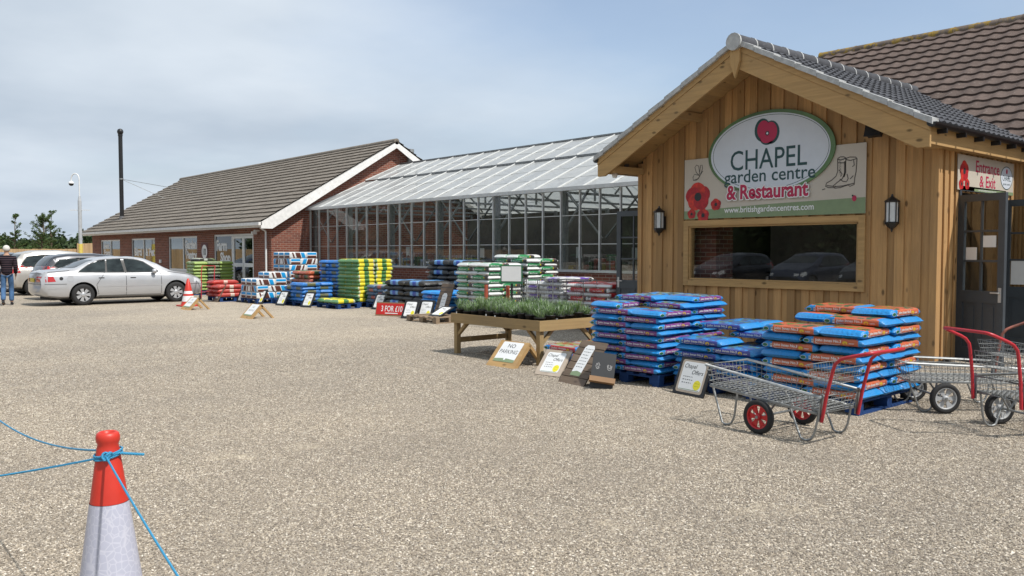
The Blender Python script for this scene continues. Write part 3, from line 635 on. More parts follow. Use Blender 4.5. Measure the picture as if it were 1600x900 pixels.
# ================================================================ MAIN BUILDING BEHIND THE PORCH
bb = empty('main_building', (15.5, 4, 0), 0, 'long brick building with lichened brown tiled roof behind the porch', 'building'); PB = (15.5, 4, 0)
def pl(x): return 6.4 - .70 * (19.5 - x)
m = on(PB); tiled_slope(m, (15.0, pl(15.0)), (19.5, 6.4), -9, 10.6, 'y', .30, .026, .30, .04); m.build('roof', Mt['tile_brown'], bb)
m = on(PB); tiled_slope(m, (24.0, pl(15.0)), (19.5, 6.4), -9, 10.6, 'y', .335, 0, .33, .045, 2.0); m.build('roof', Mt['tile_brown'], bb)
m = on(PB); y = -9
while y < 10.5: m.tube([(19.5, y, 6.36), (19.5, y + .44, 6.36)], .13, 12); m.tube([(19.5, y + .435, 6.36), (19.5, y + .452, 6.36)], .137, 12); y += .45
m.build('ridge_tiles', Mt['ridge_lichen'], bb)
m = on(PB); m.box(15.5, 15.7, -8.8, YR + .15, 0, 3.4); m.box(16.4, 16.6, YR, 10.3, 3.2, 3.8); m.box(23.3, 23.5, -8.8, 10.3, 0, 3.4); m.prism([(15.5, -8.8, 0), (23.5, -8.8, 0), (23.5, -8.8, 3.5), (19.5, -8.8, 6.3), (15.5, -8.8, 3.5)], (0, .2, 0)); m.prism([(16.6, 10.1, 0), (23.29, 10.1, 0), (23.29, 10.1, 3.5), (19.5, 10.1, 6.3), (15.5, 10.1, 3.5), (16.6, 10.1, 3.5)], (0, .2, 0)); m.build('wall', Mt['brick'], bb)

# ================================================================ GREENHOUSE
gh = empty('greenhouse', (14.55, 19.2, 0), 0, 'long glass greenhouse with whitened roof on a low brick wall', 'greenhouse'); PG = (14.55, 19.2, 0)
GX, GY0, GY1, GZ, GS = 14.55, 10.55, 27.98, 3.10, 1.12; RX, RZG = 18.55, 4.96; gs = (RZG - GZ) / (RX - GX); NB = 26; BW = (GY1 - GY0) / 27
BW = .6535; Ys = [GY1 - BW * k for k in range(27)]
m = on(PG); m.box(GX - .02, GX + .2, GY0, GY1 - .005, 0, GS - .04); m.build('plinth_wall', Mt['brick'], gh)
m = on(PG); m.box(GX - .05, GX + .2, GY0, GY1 - .005, GS - .038, GS + .02); m.build('sill', Mt['alu'], gh)
Mt['ghglass'] = glass_mat('greenhouse_glass', (.72, .74, .72), .0, .0, .05, (.4, .42, .4))
Mt['roofglass'] = glass_mat('whitened_roof_glass', (.82, .85, .86),   .05, .02, .80, (.62, .64, .64))
m = on(PG)
for k in range(26):
    a, b = Ys[k + 1], Ys[k]
    for z0, z1 in ((GS + .02, 1.76), (1.765, 2.46), (2.465, GZ)):
        dx = rnd.uniform(-.003, .003); m.add([(GX + .03 + dx, a + .01, z0), (GX + .03 - dx, b - .01, z0), (GX + .03 - dx, b - .01, z1), (GX + .03 + dx, a + .01, z1)], [(0, 1, 2, 3)])
m.build('side_glass', Mt['ghglass'], gh)
m = on(PG)
for y in Ys: m.box(GX - .005, GX + .055, y - .018, y + .018, GS, GZ)
for z in (1.763, 2.463): m.box(GX + .02, GX + .045, GY0, GY1 - .01, z - .008, z + .008)
m.build('glazing_bars', Mt['alu'], gh)
m = on(PG)
for k in range(0, 27, 4):
    y = Ys[k] - .1 if k == 0 else Ys[k]; m.box(GX + .12, GX + .22, y - .06, y + .06, GS, GZ); m.box(21.9, 22.0, y - .05, y + .05, 0, GZ)
    m.bar((GX + .17, y, 2.1), (GX + 1.3, y, GZ + .45), .05, .05); m.bar((GX + .17, y, GZ - .05), (22, y, GZ - .05), .05, .06); m.bar((RX, y, GZ), (RX, y, RZG - .1), .05, .05)
    m.bar((GX + .17, y, GZ), (RX, y, RZG - .08), .05, .06); m.bar((RX, y, RZG - .08), (22.5, y, GZ), .05, .06); m.bar((RX - 2, y, GZ), (RX, y, RZG - .1), .04, .04); m.bar((RX + 2, y, GZ), (RX, y, RZG - .1), .04, .04)
for k in (2, 10, 14, 22):
    for s_ in (-1, 1): m.bar((GX + .16, Ys[k] + s_ * 1.25, 3.05), (GX + .16, Ys[k] + s_ * 0.05, 1.9), .035, .035)
m.build('steel_frame', Mt['galvdark'], gh)
m = on(PG); rows = [0, .19, .38, .60, .80, 1.0]; RYs = [GY1 - 1.0 * k * .87 for k in range(21)]
def rp(f, y, side=0, up=0): x = GX - .12 + (RX - GX + .12) * f; z = GZ + .02 + (RZG - GZ) * f + up; return ((x if not side else 2 * RX - x), y, z)
for k in range(20):
    for s_ in (0, 1):
        for i in range(5):
            lift = .05 if rows[i] >= .6 else 0; a, b = RYs[k + 1] + .012, RYs[k] - .012; d = rnd.uniform(-.004, .004)
            m.add([rp(rows[i], a, s_, lift + d), rp(rows[i], b, s_, lift - d), rp(rows[i + 1] + .012, b, s_, lift - .012 - d), rp(rows[i + 1] + .012, a, s_, lift - .012 + d)], [(0, 1, 2, 3)])
m.build('roof_glass', Mt['roofglass'], gh)
m = on(PG)
for k in range(21):
    for s_ in (0, 1): m.bar(rp(0, RYs[k], s_, .015), rp(.595, RYs[k], s_, .015), .024, .03); m.bar(rp(.6, RYs[k], s_, .065), rp(1, RYs[k], s_, .05), .024, .03)
m.build('roof_bars', plain('pale_glazing_bar', (.66, .67, .66), .5), gh)
m = on(PG); m.bar(rp(.6, GY0, 0, .02), rp(.6, 27.0, 0, .02), .05, .06); m.bar(rp(1, GY0, 0, .05), rp(1, GY1, 0, .05), .14, .05); m.build('vent_rail', Mt['galvdark'], gh)
m = on(PG); m.box(GX - .2, GX - .04, GY0, GY1 - .03, GZ - .04, GZ + .05); m.build('gutter', Mt['alu'], gh)
m = on(PG); m.box(22.4, 22.5, GY0, GY1, 0, GZ); m.box(GX + .3, 22.4, GY0 - .1, GY0, 0, GZ); m.prism([(GX, GY0 - .08, GZ), (22.4, GY0 - .08, GZ), (RX, GY0 - .08, RZG - .05)], (0, .03, 0)); m.build('far_wall', plain('brown_shade_cloth', (.07, .058, .048), .9, vary=.4, scale=.8), gh)
m = on(PG); m.box(GX + .2, 22.4, GY0, GY1, .005, .02); m.build('floor', plain('greenhouse_floor', (.09, .085, .08), .7), gh)
m = on(PG)                                                       # dark grey-brown partition behind the first bays
m.box(17.4, 17.45, GY0 + .1, 22.3, .02, 2.62)
m.build('dark_partition', plain('grey_brown_partition', (.105, .09, .08), .9, vary=.5, scale=1.1), gh)
# goods inside the greenhouse
rr = random.Random(21); cols = [(.05, .09, .03), (.22, .05, .03), (.2, .2, .19), (.03, .06, .1), (.25, .2, .03), (.12, .08, .05), (.4, .4, .4)]
shm = [plain('goods_%s' % n, c, .7, vary=.3) for n, c in zip(('green', 'rust', 'grey', 'navy', 'mustard', 'brown', 'pale'), cols)]
for k in range(14):
    y = GY0 + .9 + k * 1.18; e = empty('display_shelf', (15.9, y, .02), 0, 'shelving unit with goods inside the greenhouse, bay %d along from the porch' % (k + 1), 'shelf', 'shelving units inside the greenhouse')
    m = MB()
    for z in (.05, .55, 1.0): m.box(0, .5, -.5, .5, z, z + .03)
    for yy in (-.5, .47):
        for xx in (0, .47): m.box(xx, xx + .03, yy, yy + .03, 0, 1.45)
    m.build('shelf_frame', shm[2], e); m = MB()
    for z in (.08, .58, 1.03):
        yy = -.46
        while yy < .36: w = rr.uniform(.07, .2); hh = rr.uniform(.12, .36); m.box(.05, rr.uniform(.3, .45), yy, yy + w, z, z + hh, rr.randrange(7)); yy += w + rr.uniform(.01, .08)
    m.build('goods', shm, e)
for k, (y, z) in enumerate(((23.2, 1.45), (19.3, 1.4), (15.3, 1.42), (13.4, 1.4))):
    m = MB(); m.box(0, .008, -.1, .1, 0, .28); m.build('price_card', Mt['paper'], loc=(15.6, y, z - .0), label=['white price card on a far shelf inside the greenhouse near its brick gable end', 'white price card inside the greenhouse behind the black bags', 'white price card inside the greenhouse behind the green bags', 'white price card inside the greenhouse near the grey door'][k], cat='price card', group='price cards inside the greenhouse')

# ================================================================ FARM SHOP
fs = empty('farm_shop_building', (13.06, 28, 0), 0, 'brick farm shop with long grey tiled roof and white framed windows', 'building'); PF = (13.06, 28, 0)
FX, FY0, FY1 = 13.06, 28.0, 50.7; EX, EZ = 12.55, 2.62; RXF, RZF = 18.15, 5.87
wins = [(45.65, 49.1, .95, 2.18), (40.3, 43.8, .74, 2.2), (35.05, 38.5, .72, 2.22), (29.5, 33.25, .08, 2.24)]
m = on(PF); ys = [FY0] + [v for w_ in sorted(wins) for v in w_[:2]] + [FY1]
for i in range(0, len(ys), 2): m.box(FX, FX + .25, ys[i], ys[i + 1], 0, 2.55)
for a, b, z0, z1 in wins: m.box(FX, FX + .25, a, b, 0, z0); m.box(FX, FX + .25, a, b, z1, 2.55)
def fz(x): return EZ + (RZF - EZ) * (1 - abs(x - RXF) / (RXF - EX))
m.prism([(FX + .25, FY0, 0), (23.2, FY0, 0), (23.2, FY0, fz(23.2) - .04), (RXF, FY0, RZF - .04), (FX + .25, FY0, fz(FX + .25) - .04)], (0, .25, 0))
m.prism([(FX, FY0, 2.551), (FX + .2499, FY0, 2.551), (FX + .2499, FY0, fz(FX + .25) - .04), (FX, FY0, fz(FX) - .04)], (0, .25, 0))
m.prism([(FX + .25, FY1 - .25, 0), (23.2, FY1 - .25, 0), (23.2, FY1 - .25, fz(23.2) - .04), (RXF, FY1 - .25, RZF - .04), (FX + .25, FY1 - .25, fz(FX + .25) - .04)], (0, .25, 0))
m.box(23.0, 23.2, FY0 + .25, FY1 - .25, 0, 2.6); m.build('wall', Mt['brick'], fs)
m = on(PF); tiled_slope(m, (EX, EZ), (RXF, RZF), FY0 - .32, FY1 + .08, 'y', .34, 0, .33, .05, .33); m.build('roof', Mt['tile_grey'], fs)
m = on(PF); tiled_slope(m, (2 * RXF - EX, EZ), (RXF, RZF), FY0 - .32, FY1 + .08, 'y', .34, 0, .33, .05, 1.0); m.build('roof', Mt['tile_grey'], fs)
m = on(PF); m.prism([(EX + .02, FY0 - .3, EZ - .02), (RXF, FY0 - .3, RZF - .02), (2 * RXF - EX, FY0 - .3, EZ - .02), (RXF, FY0 - .3, RZF - .04)], (0, FY1 - FY0 + .36, 0)); m.build('roof_deck', Mt['dark'], fs)
m = on(PF); y = FY0 - .3
while y < FY1: m.tube([(RXF, y, RZF - .02), (RXF, y + .44, RZF - .02)], .12, 10); y += .45
m.build('ridge_tiles', Mt['tile_grey'], fs)
for s_ in (-1, 1):
    m = on(PF); xe = RXF + s_ * (RXF - EX) ; Yb = FY0 - .30
    m.prism([(RXF, Yb, RZF - .02), (xe, Yb, EZ - .02), (xe, Yb, EZ - .24), (xe - s_ * .42, Yb, EZ - .24), (RXF, Yb, RZF - .27)], (0, .025, 0)); m.build('bargeboard', Mt['board_white'], fs)
    m = on(PF); m.prism([(RXF, Yb + .03, RZF - .12), (xe, Yb + .03, EZ - .12), (xe, Yb + .03, EZ - .14), (RXF, Yb + .03, RZF - .14)], (0, .26, 0)); m.build('soffit', Mt['board_white'], fs)
m = on(PF); m.tube([(FX - .09 + .0 * k, FY0 + .25, z_) for k, z_ in ((0, .3), (1, 2.3))], .035, 8); m.tube([(FX - .09, FY0 + .25, 2.3), (FX - .3, FY0 + .25, 2.42)], .035, 8); m.build('downpipe', Mt['pvc'], fs)
m = on(PF); m.box(EX - .09, EX + .03, FY0 - .3, FY1 + .05, EZ - .13, EZ - .02); m.box(EX + .035, EX + .06, FY0 - .27, FY1 + .05, EZ - .2, EZ - .03); m.build('gutter', Mt['board_white'], fs)
m = on(PF); m.box(EX + .065, FX, FY0 + .01, FY1, EZ - .16, EZ - .14); m.build('eave_soffit', Mt['board_white'], fs)
Mt['shopglass'] = glass_mat('shop_glass', (.6, .66, .65), 0, .05)
def shop_window(y0, y1, z0, z1, mull, words=()):
    m = on(PF); X0 = FX + .03; w = .07
    m.box(X0, X0 + .08, y0, y0 + w, z0, z1); m.box(X0, X0 + .08, y1 - w, y1, z0, z1); m.box(X0, X0 + .08, y0 + w, y1 - w, z0, z0 + .1); m.box(X0, X0 + .08, y0 + w, y1 - w, z1 - w, z1)
    for y in mull: m.box(X0 + .002, X0 + .078, y - .04, y + .04, z0 + .1, z1 - w)
    o = m.build('window', Mt['pvc'], fs)
    m = on(PF); m.box(X0 + .035, X0 + .042, y0 + w - .01, y1 - w + .01, z0 + .09, z1 - w + .01); m.build('pane', Mt['shopglass'], o)
    m = on(PF); m.box(FX - .06, FX + .03, y0 - .05, y1 + .05, z0 - .05, z0 - .002); m.build('sill', Mt['pvc'], o)
    if words:
        m = on(PF); B_ = m.T.copy()
        for (tx, sz, yc, zc, wd) in words: m.T = B_ @ frame((X0 + .03, yc, zc), (0, -1, 0), (0, 0, 1)); m.text(tx, sz * 1.1, 0, 0, 0, 0, .045, wd)
        m.build('lettering', Mt['paper'], o)
shop_window(*wins[0], [47.35], [('Hot', .26, 48.2, 1.72, .9), ('Food', .26, 48.1, 1.38, 1.1)])
shop_window(*wins[1], [42.0], [('Bird', .34, 42.95, 1.38, 1.1), ('& Pet', .34, 41.2, 1.38, 1.3)])
shop_window(*wins[2], [36.75], [('Garden', .30, 35.95, 1.72, 1.35), ('&', .26, 36.45, 1.45, .22), ('Pantry', .30, 35.85, 1.28, 1.2)])
# shop doorway: fixed light with lettering and a pair of white doors
m = on(PF); X0 = FX + .03; y0, y1, z0, z1 = wins[3]
m.box(X0, X0 + .08, y0, y0 + .07, z0, z1); m.box(X0, X0 + .08, y1 - .07, y1, z0, z1); m.box(X0, X0 + .08, y0 + .07, y1 - .07, z1 - .07, z1); m.box(X0, X0 + .08, 31.45, 31.55, z0, z1 - .07); m.box(X0, X0 + .08, 31.55, y1 - .07, z0, z0 + .3)
o = m.build('window', Mt['pvc'], fs)
m = on(PF); m.box(X0 + .035, X0 + .042, 31.54, y1 - .06, z0 + .29, z1 - .06); m.build('pane', glass_mat('dark_green_glass', (.1, .16, .14), 0, .03), o)
m = on(PF); B_ = m.T.copy(); m.T = B_ @ frame((X0 + .03, 32.6, 1.62), (0, -1, 0), (0, 0, 1)); m.text('Farm', .42, 0, 0, 0, 0, .04, 1.05); m.T = B_ @ frame((X0 + .03, 32.25, 1.17), (0, -1, 0), (0, 0, 1)); m.text('Shop', .38, 0, 0, 0, 0, .04, 1.0); m.build('lettering', Mt['paper'], o)
for a, b in ((29.58, 30.49), (30.51, 31.44)):
    m = on(PF); m.box(X0 + .01, X0 + .07, a, a + .09, .1, z1 - .08); m.box(X0 + .01, X0 + .07, b - .09, b, .1, z1 - .08)
    for q0, q1 in ((.1, .3), (1.0, 1.14), (z1 - .17, z1 - .08)): m.box(X0 + .01, X0 + .07, a + .09, b - .09, q0, q1)
    o = m.build('door', Mt['pvc'], fs)
    m = on(PF); m.box(X0 + .035, X0 + .042, a + .08, b - .08, .29, z1 - .1); m.build('pane', Mt['shopglass'], o)
m = on(PF); m.box(FX + .25, 17.0, FY0 + .25, FY1 - .25, .01, .02); m.box(16.9, 17.0, FY0 + .25, FY1 - .25, .02, 2.6); m.build('inner_room', plain('dim_interior', (.06, .058, .055), .9, vary=.4), fs)
m = on(PF); m.box(FX + .25, 16.9, FY0 + .25, FY1 - .25, 2.6, 2.63); m.build('inner_ceiling', Mt['dark'], fs)
m = MB(); m.T = frame((FX - .02, 34.2, 1.57), (0, -1, 0), (0, 0, 1)); m.prism([(x, y, -.01) for x, y in rrect(-.36, -.36, .36, .36, .03)], (0, 0, .01), 2)
m.poly(ell(0, 0, .33, .33, 32), .001, 0); m.poly(ell(0, 0, .285, .285, 32), .002, 1); m.text('10', .27, 0, -.135, .003, 3, .03, .34)
m.T = Matrix(); m.build('speed_limit_sign', [plain('faded_dark_ring', (.12, .03, .04), .6), Mt['paper'], plain('maroon_back_plate', (.10, .03, .03), .6), Mt['ink']], label='round white number 10 sign on brick between window and Farm Shop door', cat='sign')
m = MB(); m.box(13.0, 13.05, 39.4, 39.6, 1.05, 1.2); m.build('wall_vent', Mt['pvc'], label='small white vent low on the farm shop brick wall', cat='vent')
m = MB(); m.box(12.9, 13.06, 28.95, 29.12, 2.3, 2.36); m.box(12.8, 12.98, 29.0, 29.1, 2.2, 2.3); m.build('security_camera', Mt['pvc'], label='small white security camera beside the farm shop doors', cat='camera')
# flue with stays
fl = empty('flue_pipe', (13.75, 47.6, 3.2), 0, 'tall black round flue rising from the farm shop roof', 'flue')
m = MB(); m.tube([(0, 0, -.1), (0, 0, 4.55)], .105, 16); m.tube([(0, 0, 4.5), (0, 0, 4.6)], .12, 16); m.lathe([(.0, .0), (.11, .02), (.15, .1), (.16, .17), (.13, .26), (.06, .31), (0, .32)], 16, (0, 0, 4.58)); m.build('pipe', Mt['black'], fl)
m = MB(); m.tube([(0, 0, -.15), (0, 0, .25)], [.17, .125], 16); m.build('flashing', plain('lead_flashing', (.13, .13, .135), .6), fl)
m = MB(); m.tube([(0, 0, 2.2), (0, 0, 2.26)], .115, 16); m.build('clamp', Mt['galv'], fl)
m = MB(); m.tube([(0, 0, 2.23), (2.05, -1.2, 1.13)], .012, 5); m.tube([(0, 0, 2.23), (2.2, -6.2, 1.22)], .012, 5); m.build('stay_wires', Mt['galv'], fl)
# small vent flue on the greenhouse
m = MB(); m.tube([(18.9, 27.9, 4.7), (18.9, 27.9, 5.45)], .12, 12); m.tube([(18.9, 27.9, 5.5), (18.9, 27.9, 5.62)], .16, 12); m.build('vent_pipe', Mt['galv'], label='short metal vent pipe standing above the greenhouse ridge', cat='vent pipe')

# ================================================================ CAMERA POLE, FENCES, TREES
cp = empty('camera_pole', (11.35, 46.2, 0), 0, 'pale pole with yellow foot and hooked dome camera beside the farm shop', 'pole')
m = MB(); m.tube([(0, 0, 1.95), (0, 0, 4.1)], .09, 12); m.tube([(0, 0, 4.1), (0, 0, 4.35)], [.09, .05], 12); m.build('pole', plain('pale_grey_paint', (.42, .44, .46), .5), cp)
m = MB(); m.tube([(0, 0, 0), (0, 0, 1.95)], .105, 12); m.build('yellow_sleeve', plain('yellow_sleeve_paint', (.7, .55, .12), .5), cp)
m = MB(); L = [(0, 0, 4.3), (0, 0, 5.1)] + [(-.2 * .755 + .2 * .755 * math.cos(a), .2 * .656 - .2 * .656 * math.cos(a), 5.2 + .28 * math.sin(a)) for a in [PI * i / 8 for i in range(9)]] + [(-.302, .262, 5.1)]
m.tube(L, .03, 8); m.bar((-.38, .33, 3.65), (.38, -.33, 3.65), .04, .03); m.build('crook', Mt['pvc'], cp)
m = MB(); m.lathe([(0, .12), (.06, .12), (.13, .06), (.13, 0)], 14, (-.302, .262, 4.98)); m.build('dome_housing', Mt['pvc'], cp)
m = MB(); m.lathe([(.12, 0), (.11, -.06), (.06, -.11), (0, -.12)], 14, (-.302, .262, 4.98)); m.build('dome', Mt['black'], cp)
Mt['fence'] = wood('fence_boards', 'z', (.45, .31, .17), .16, .3, knots=False)
def board_fence(x0, x1, y, h, label):
    e = empty('board_fence', (x0, y, 0), 0, label, 'fence', 'new timber fence panels beyond the car park'); m = MB(); x = 0
    while x < x1 - x0: m.box(x, x + .145, -.02 * (int(x / .15) % 2), .02 - .02 * (int(x / .15) % 2), 0, h + rnd.uniform(-.01, .01)); x += .15
    m.build('boards', Mt['fence'], e); m = MB(); m.box(0, x1 - x0, .021, .06, h * .8, h * .8 + .08); m.box(0, x1 - x0, .021, .06, .3, .38); m.build('rails', Mt['fence'], e)
board_fence(-24, 14.0, 58, 1.72, 'long low pale timber fence beyond the parked cars'); board_fence(14.02, 24, 57.9, 2.08, 'taller pale timber fence section beside the farm shop end wall')
# foliage --------------------------------------------------------------
def leaf_mat(name, c1, c2):
    t = NT(name); isl = t.island(); v = t.mix(isl, c1, c2); v = t.mix(t.math('MULTIPLY', t.noise(t.coord(), .9, 3), .5), v, mul(c1, .6)); t.set(v, .6, 0, .3)
    tl = t.n('ShaderNodeBsdfTranslucent'); t.l(v, tl.inputs[0]); ms = t.n('ShaderNodeMixShader'); ms.inputs[0].default_value = .25; t.l(t.p.outputs[0], ms.inputs[1]); t.l(tl.outputs[0], ms.inputs[2]); t.l(ms.outputs[0], t.out.inputs[0]); return t.m
Mt['leaf'] = leaf_mat('green_leaves', (.055, .095, .025), (.11, .17, .05)); Mt['leafdk'] = leaf_mat('dark_green_leaves', (.03, .055, .02), (.065, .1, .035)); Mt['bark'] = plain('bark', (.12, .09, .06), .9, vary=.3)
def leafcloud(m, c, r, n, size, rr, flat=.8):
    for k in range(n):
        while True:
            p = Vector((rr.uniform(-1, 1), rr.uniform(-1, 1), rr.uniform(-1, 1)))
            if p.length < 1: break
        p = p * (.55 + .45 * rr.random()); q = Vector(c) + Vector((p.x * r, p.y * r, p.z * r * flat)); s_ = size * rr.uniform(.6, 1.4)
        a = Vector((rr.gauss(0, 1), rr.gauss(0, 1), rr.gauss(0, .6))).normalized(); b = a.cross(Vector((rr.gauss(0, 1), rr.gauss(0, 1), rr.gauss(0, 1)))).normalized()
        m.add([q - a * s_, q - b * s_ * .5, q + a * s_, q + b * s_ * .5], [(0, 1, 2, 3)])
def young_tree(x, y, h, spread, n, label, seed, name='young_tree', group='young trees beyond the fence', mat='leaf'):
    rr = random.Random(seed); e = empty(name, (x, y, 0), 0, label, 'tree', group); tr = MB(); cr_ = MB()
    P = [Vector((0, 0, 0))]; k = 0
    while P[-1].z < h * .93: P.append(P[-1] + Vector((rr.uniform(-.1, .1), rr.uniform(-.1, .1), h / 9)))
    tr.tube(P, [.09 * (1 - .85 * i / len(P)) * h / 5 for i in range(len(P))], 7)
    for i in range(n):
        t_ = rr.uniform(.22, .98); idx = t_ * (len(P) - 1); j = int(idx); b = P[j].lerp(P[min(j + 1, len(P) - 1)], idx - j)
        a = rr.uniform(0, 6.28); L = spread * (1.15 - .75 * t_) * rr.uniform(.5, 1.15); tip = b + Vector((math.cos(a) * L, math.sin(a) * L, L * rr.uniform(.5, 1.0)))
        tr.tube([b, b.lerp(tip, .5) + Vector((0, 0, -.05)), tip], [.03, .018, .007], 4)
        for q in range(4): c = b.lerp(tip, .35 + .2 * q); leafcloud(cr_, c, spread * rr.uniform(.10, .22), 20, .06, rr)
    leafcloud(cr_, P[-1], spread * .22, 40, .07, rr); tr.build('trunk', Mt['bark'], e); cr_.build('crown', Mt[mat], e)
def gp(px, d): t_ = (px - 800) / 1310; return (d * (.656 + .755 * t_), d * (.755 - .656 * t_))
young_tree(*gp(22, 64), 4.3, 1.0, 20, 'slender young tree above the fence behind the walking man', 2)
young_tree(*gp(66, 66), 4.25, 1.3, 44, 'fullest young tree above the fence, left of the camera pole', 5)
young_tree(*gp(84, 68), 4.75, 1.0, 16, 'sparse tall young tree above the fence, nearest the camera pole', 9)
young_tree(*gp(-2, 64), 3.9, .9, 12, 'young tree beyond the fence at the edge of the view', 12)
def mass(name, pts, h, mat, label, seed, lo=0, size=.28, per=420):
    rr = random.Random(seed); m = MB()
    for (x, y, hh, r_) in pts:
        leafcloud(m, (x, y, hh * .55), r_, per, size, rr, hh * .62 / r_)
    if name == 'unseen_woodland':                                     # solid cores added to keep low sky out of the reflections
        for k in range(24):
            y = -30 + 9.2 * k; m.lathe([(.1, -1), (5.2, 0), (6.6, 2.2), (6.2, 4.6), (4.6, 6.6), (2.2, 7.8), (.1, 8.2)], 12, (-60 + rr.uniform(-2, 2), y, rr.uniform(-1.5, .2)))
    m.build(name, Mt[mat], label=label, cat='trees', kind='stuff')
rr = random.Random(4)
mass('treeline', [(*gp(px, rr.uniform(120, 150)), rr.uniform(2.6, 4.3), rr.uniform(2.4, 4)) for px in range(-260, 300, 9)], 5, 'leafdk', 'dark line of distant trees and hedges behind the fence', 3, size=.42, per=520)
mass('hedge', [(*gp(px, 72), rr.uniform(1.3, 2.3), rr.uniform(1.0, 1.6)) for px in (-60, -30, 0, 30, 38, 46, 54, 62, 72, 82, 92, 100, 60)], 5, 'leaf', 'bushy green hedge just beyond the low fence', 8, size=.14, per=900)
# unseen trees behind the viewer, put there for the panes to mirror
mass('unseen_woodland', [(-60 + rr.uniform(-6, 6), y + q, rr.uniform(8, 13) * (1 if q else .45), rr.uniform(4, 6)) for y in range(-30, 190, 6) for q in (0, 3)], 10, 'leafdk', 'unseen dark woodland behind the viewer, mirrored in the window panes', 5, size=.55, per=900)
# ================================================================ BAGS
def bag_mat(name, side, top, endc=None, rough=.34, blobs=None):
    """side/top: colour stops along the bag (0..1), blobs: colours of the picture printed on the top face"""
    t = NT(name); c = t.coord('Object'); g_ = t.coord('Generated'); x = t.xyz(g_)[0]; nz_ = t.xyz(t.coord('Normal'))
    wob = t.math('MULTIPLY_ADD', t.noise(c, 9, 2), .05, -.025); xx = t.math('ADD', x, wob)
    s_ = t.ramp(x, side, 'CONSTANT'); tp = t.ramp(xx, top, 'CONSTANT')
    if blobs:
        v = t.xyz(t.voro(c, 13, 'Color')); n1 = t.noise(c, 7, 4, .6)
        b = t.ramp(t.math('ADD', t.math('MULTIPLY', v[0], .55), t.math('MULTIPLY', n1, .5)), [(i / len(blobs), k) for i, k in enumerate(blobs)], 'CONSTANT')
        msk = t.math('MULTIPLY', t.ramp(xx, [(0, 0.), (.16, 1.), (.84, 0.)], 'CONSTANT'), t.ramp(t.noise(c, 4, 2), [(.30, 0.), (.34, 1.)]))
        tp = t.mix(msk, tp, b)
    f = t.ramp(nz_[2], [(.80, 0.), (.90, 1.)])
    v = t.mix(f, s_, tp); v = t.mix(t.math('MULTIPLY', t.ramp(t.noise(c, 3, 4), [(.4, 0.), (.8, 1.)]), .16), v, (.35, .33, .3))
    h = t.noise(t.coord('Object', (7, 26, 26)), 1.0, 4, .6); t.bump(h, .8, .018)
    return t.set(v, rough, 0, .5)
BL = (.003, .21, .54); NAVY = (.02, .035, .27); ORG = (.50, .10, .03); PUR = (.16, .022, .19); WH = (.62, .63, .63); BK = (.015, .015, .016); GR = (.012, .22, .07); YE = (.72, .62, .02)
JI = lambda n, c, bl: bag_mat(n, [(0, BL), (.21, c), (.90, BL)], [(0, BL), (.12, c), (.86, BL)], blobs=bl)
K = {}
K['purple'] = dict(mat=JI('purple_blue_bag', PUR, [(.03, .08, .02), (.05, .03, .08), (.12, .2, .05), (.25, .3, .28), BL, (.04, .05, .04), PUR]), txt=('John Innes No.1', 'Young Plant Compost'), L=.67, W=.445, T=.076)
K['navy'] = dict(mat=JI('navy_blue_bag', NAVY, [(.03, .1, .03), (.04, .12, .25), (.03, .05, .2), (.1, .16, .06), BL, (.02, .1, .3), (.05, .2, .1)]), txt=('John Innes No.2', 'Potting-on Compost'), L=.67, W=.445, T=.078)
K['orange'] = dict(mat=JI('orange_blue_bag', ORG, [(.03, .12, .02), (.42, .07, .02), (.36, .06, .03), (.1, .2, .04), (.5, .1, .04), (.03, .08, .02), (.4, .3, .06)]), txt=('John Innes No.3', 'Mature Plant Compost'), L=.67, W=.445, T=.087)
K['redji'] = dict(mat=JI('red_blue_bag', (.42, .015, .025), [(.03, .16, .05), (.1, .25, .08), (.42, .02, .03), (.3, .3, .1), (.3, .33, .3), (.02, .12, .05)]), txt=('John Innes', 'Seed Compost'), L=.67, W=.445, T=.085)
def gen(name, side, top, L=.6, W=.4, T=.09, txt=None, blobs=None, rough=.36): return dict(mat=bag_mat(name, side, top, blobs=blobs, rough=rough), txt=txt, L=L, W=W, T=T, lite=True)
K['green'] = gen('green_white_bag', [(0, WH), (.06, GR), (.70, BK), (.93, WH)], [(0, WH), (.2, GR), (.6, WH), (.75, (.3, .06, .03)), (.85, WH)], T=.092, txt=('Multi-Purpose', None), blobs=None)
K['violet'] = gen('violet_white_bag', [(0, WH), (.25, (.10, .03, .34)), (.72, BK), (.84, WH)], [(0, WH), (.3, (.14, .06, .4)), (.55, WH), (.7, (.3, .28, .4)), (.8, WH)], T=.09, txt=('Ericaceous', None))
K['redwhite'] = gen('red_white_bag', [(0, WH), (.12, (.48, .02, .025)), (.78, BK), (.88, WH)], [(0, (.5, .04, .04)), (.4, WH), (.5, (.5, .04, .04)), (.85, WH)], T=.09, txt=('Rose, Tree & Shrub', None))
K['yellow'] = gen('yellow_green_bag', [(0, (.11, .26, .10)), (.085, YE), (.36, (.03, .16, .03)), (.62, YE), (.86, (.5, .5, .35)), (.93, (.11, .26, .10))], [(0, (.30, .40, .22)), (.06, (.11, .26, .10)), (.12, YE), (.4, (.05, .2, .04)), (.6, YE)], T=.112, txt=None, blobs=None)
K['greenend'] = gen('green_chevron_bag', [(0, (.04, .17, .05)), (.5, (.35, .42, .30)), (.6, (.04, .17, .05)), (.9, YE)], [(0, (.04, .17, .05)), (.5, YE)], T=.112)
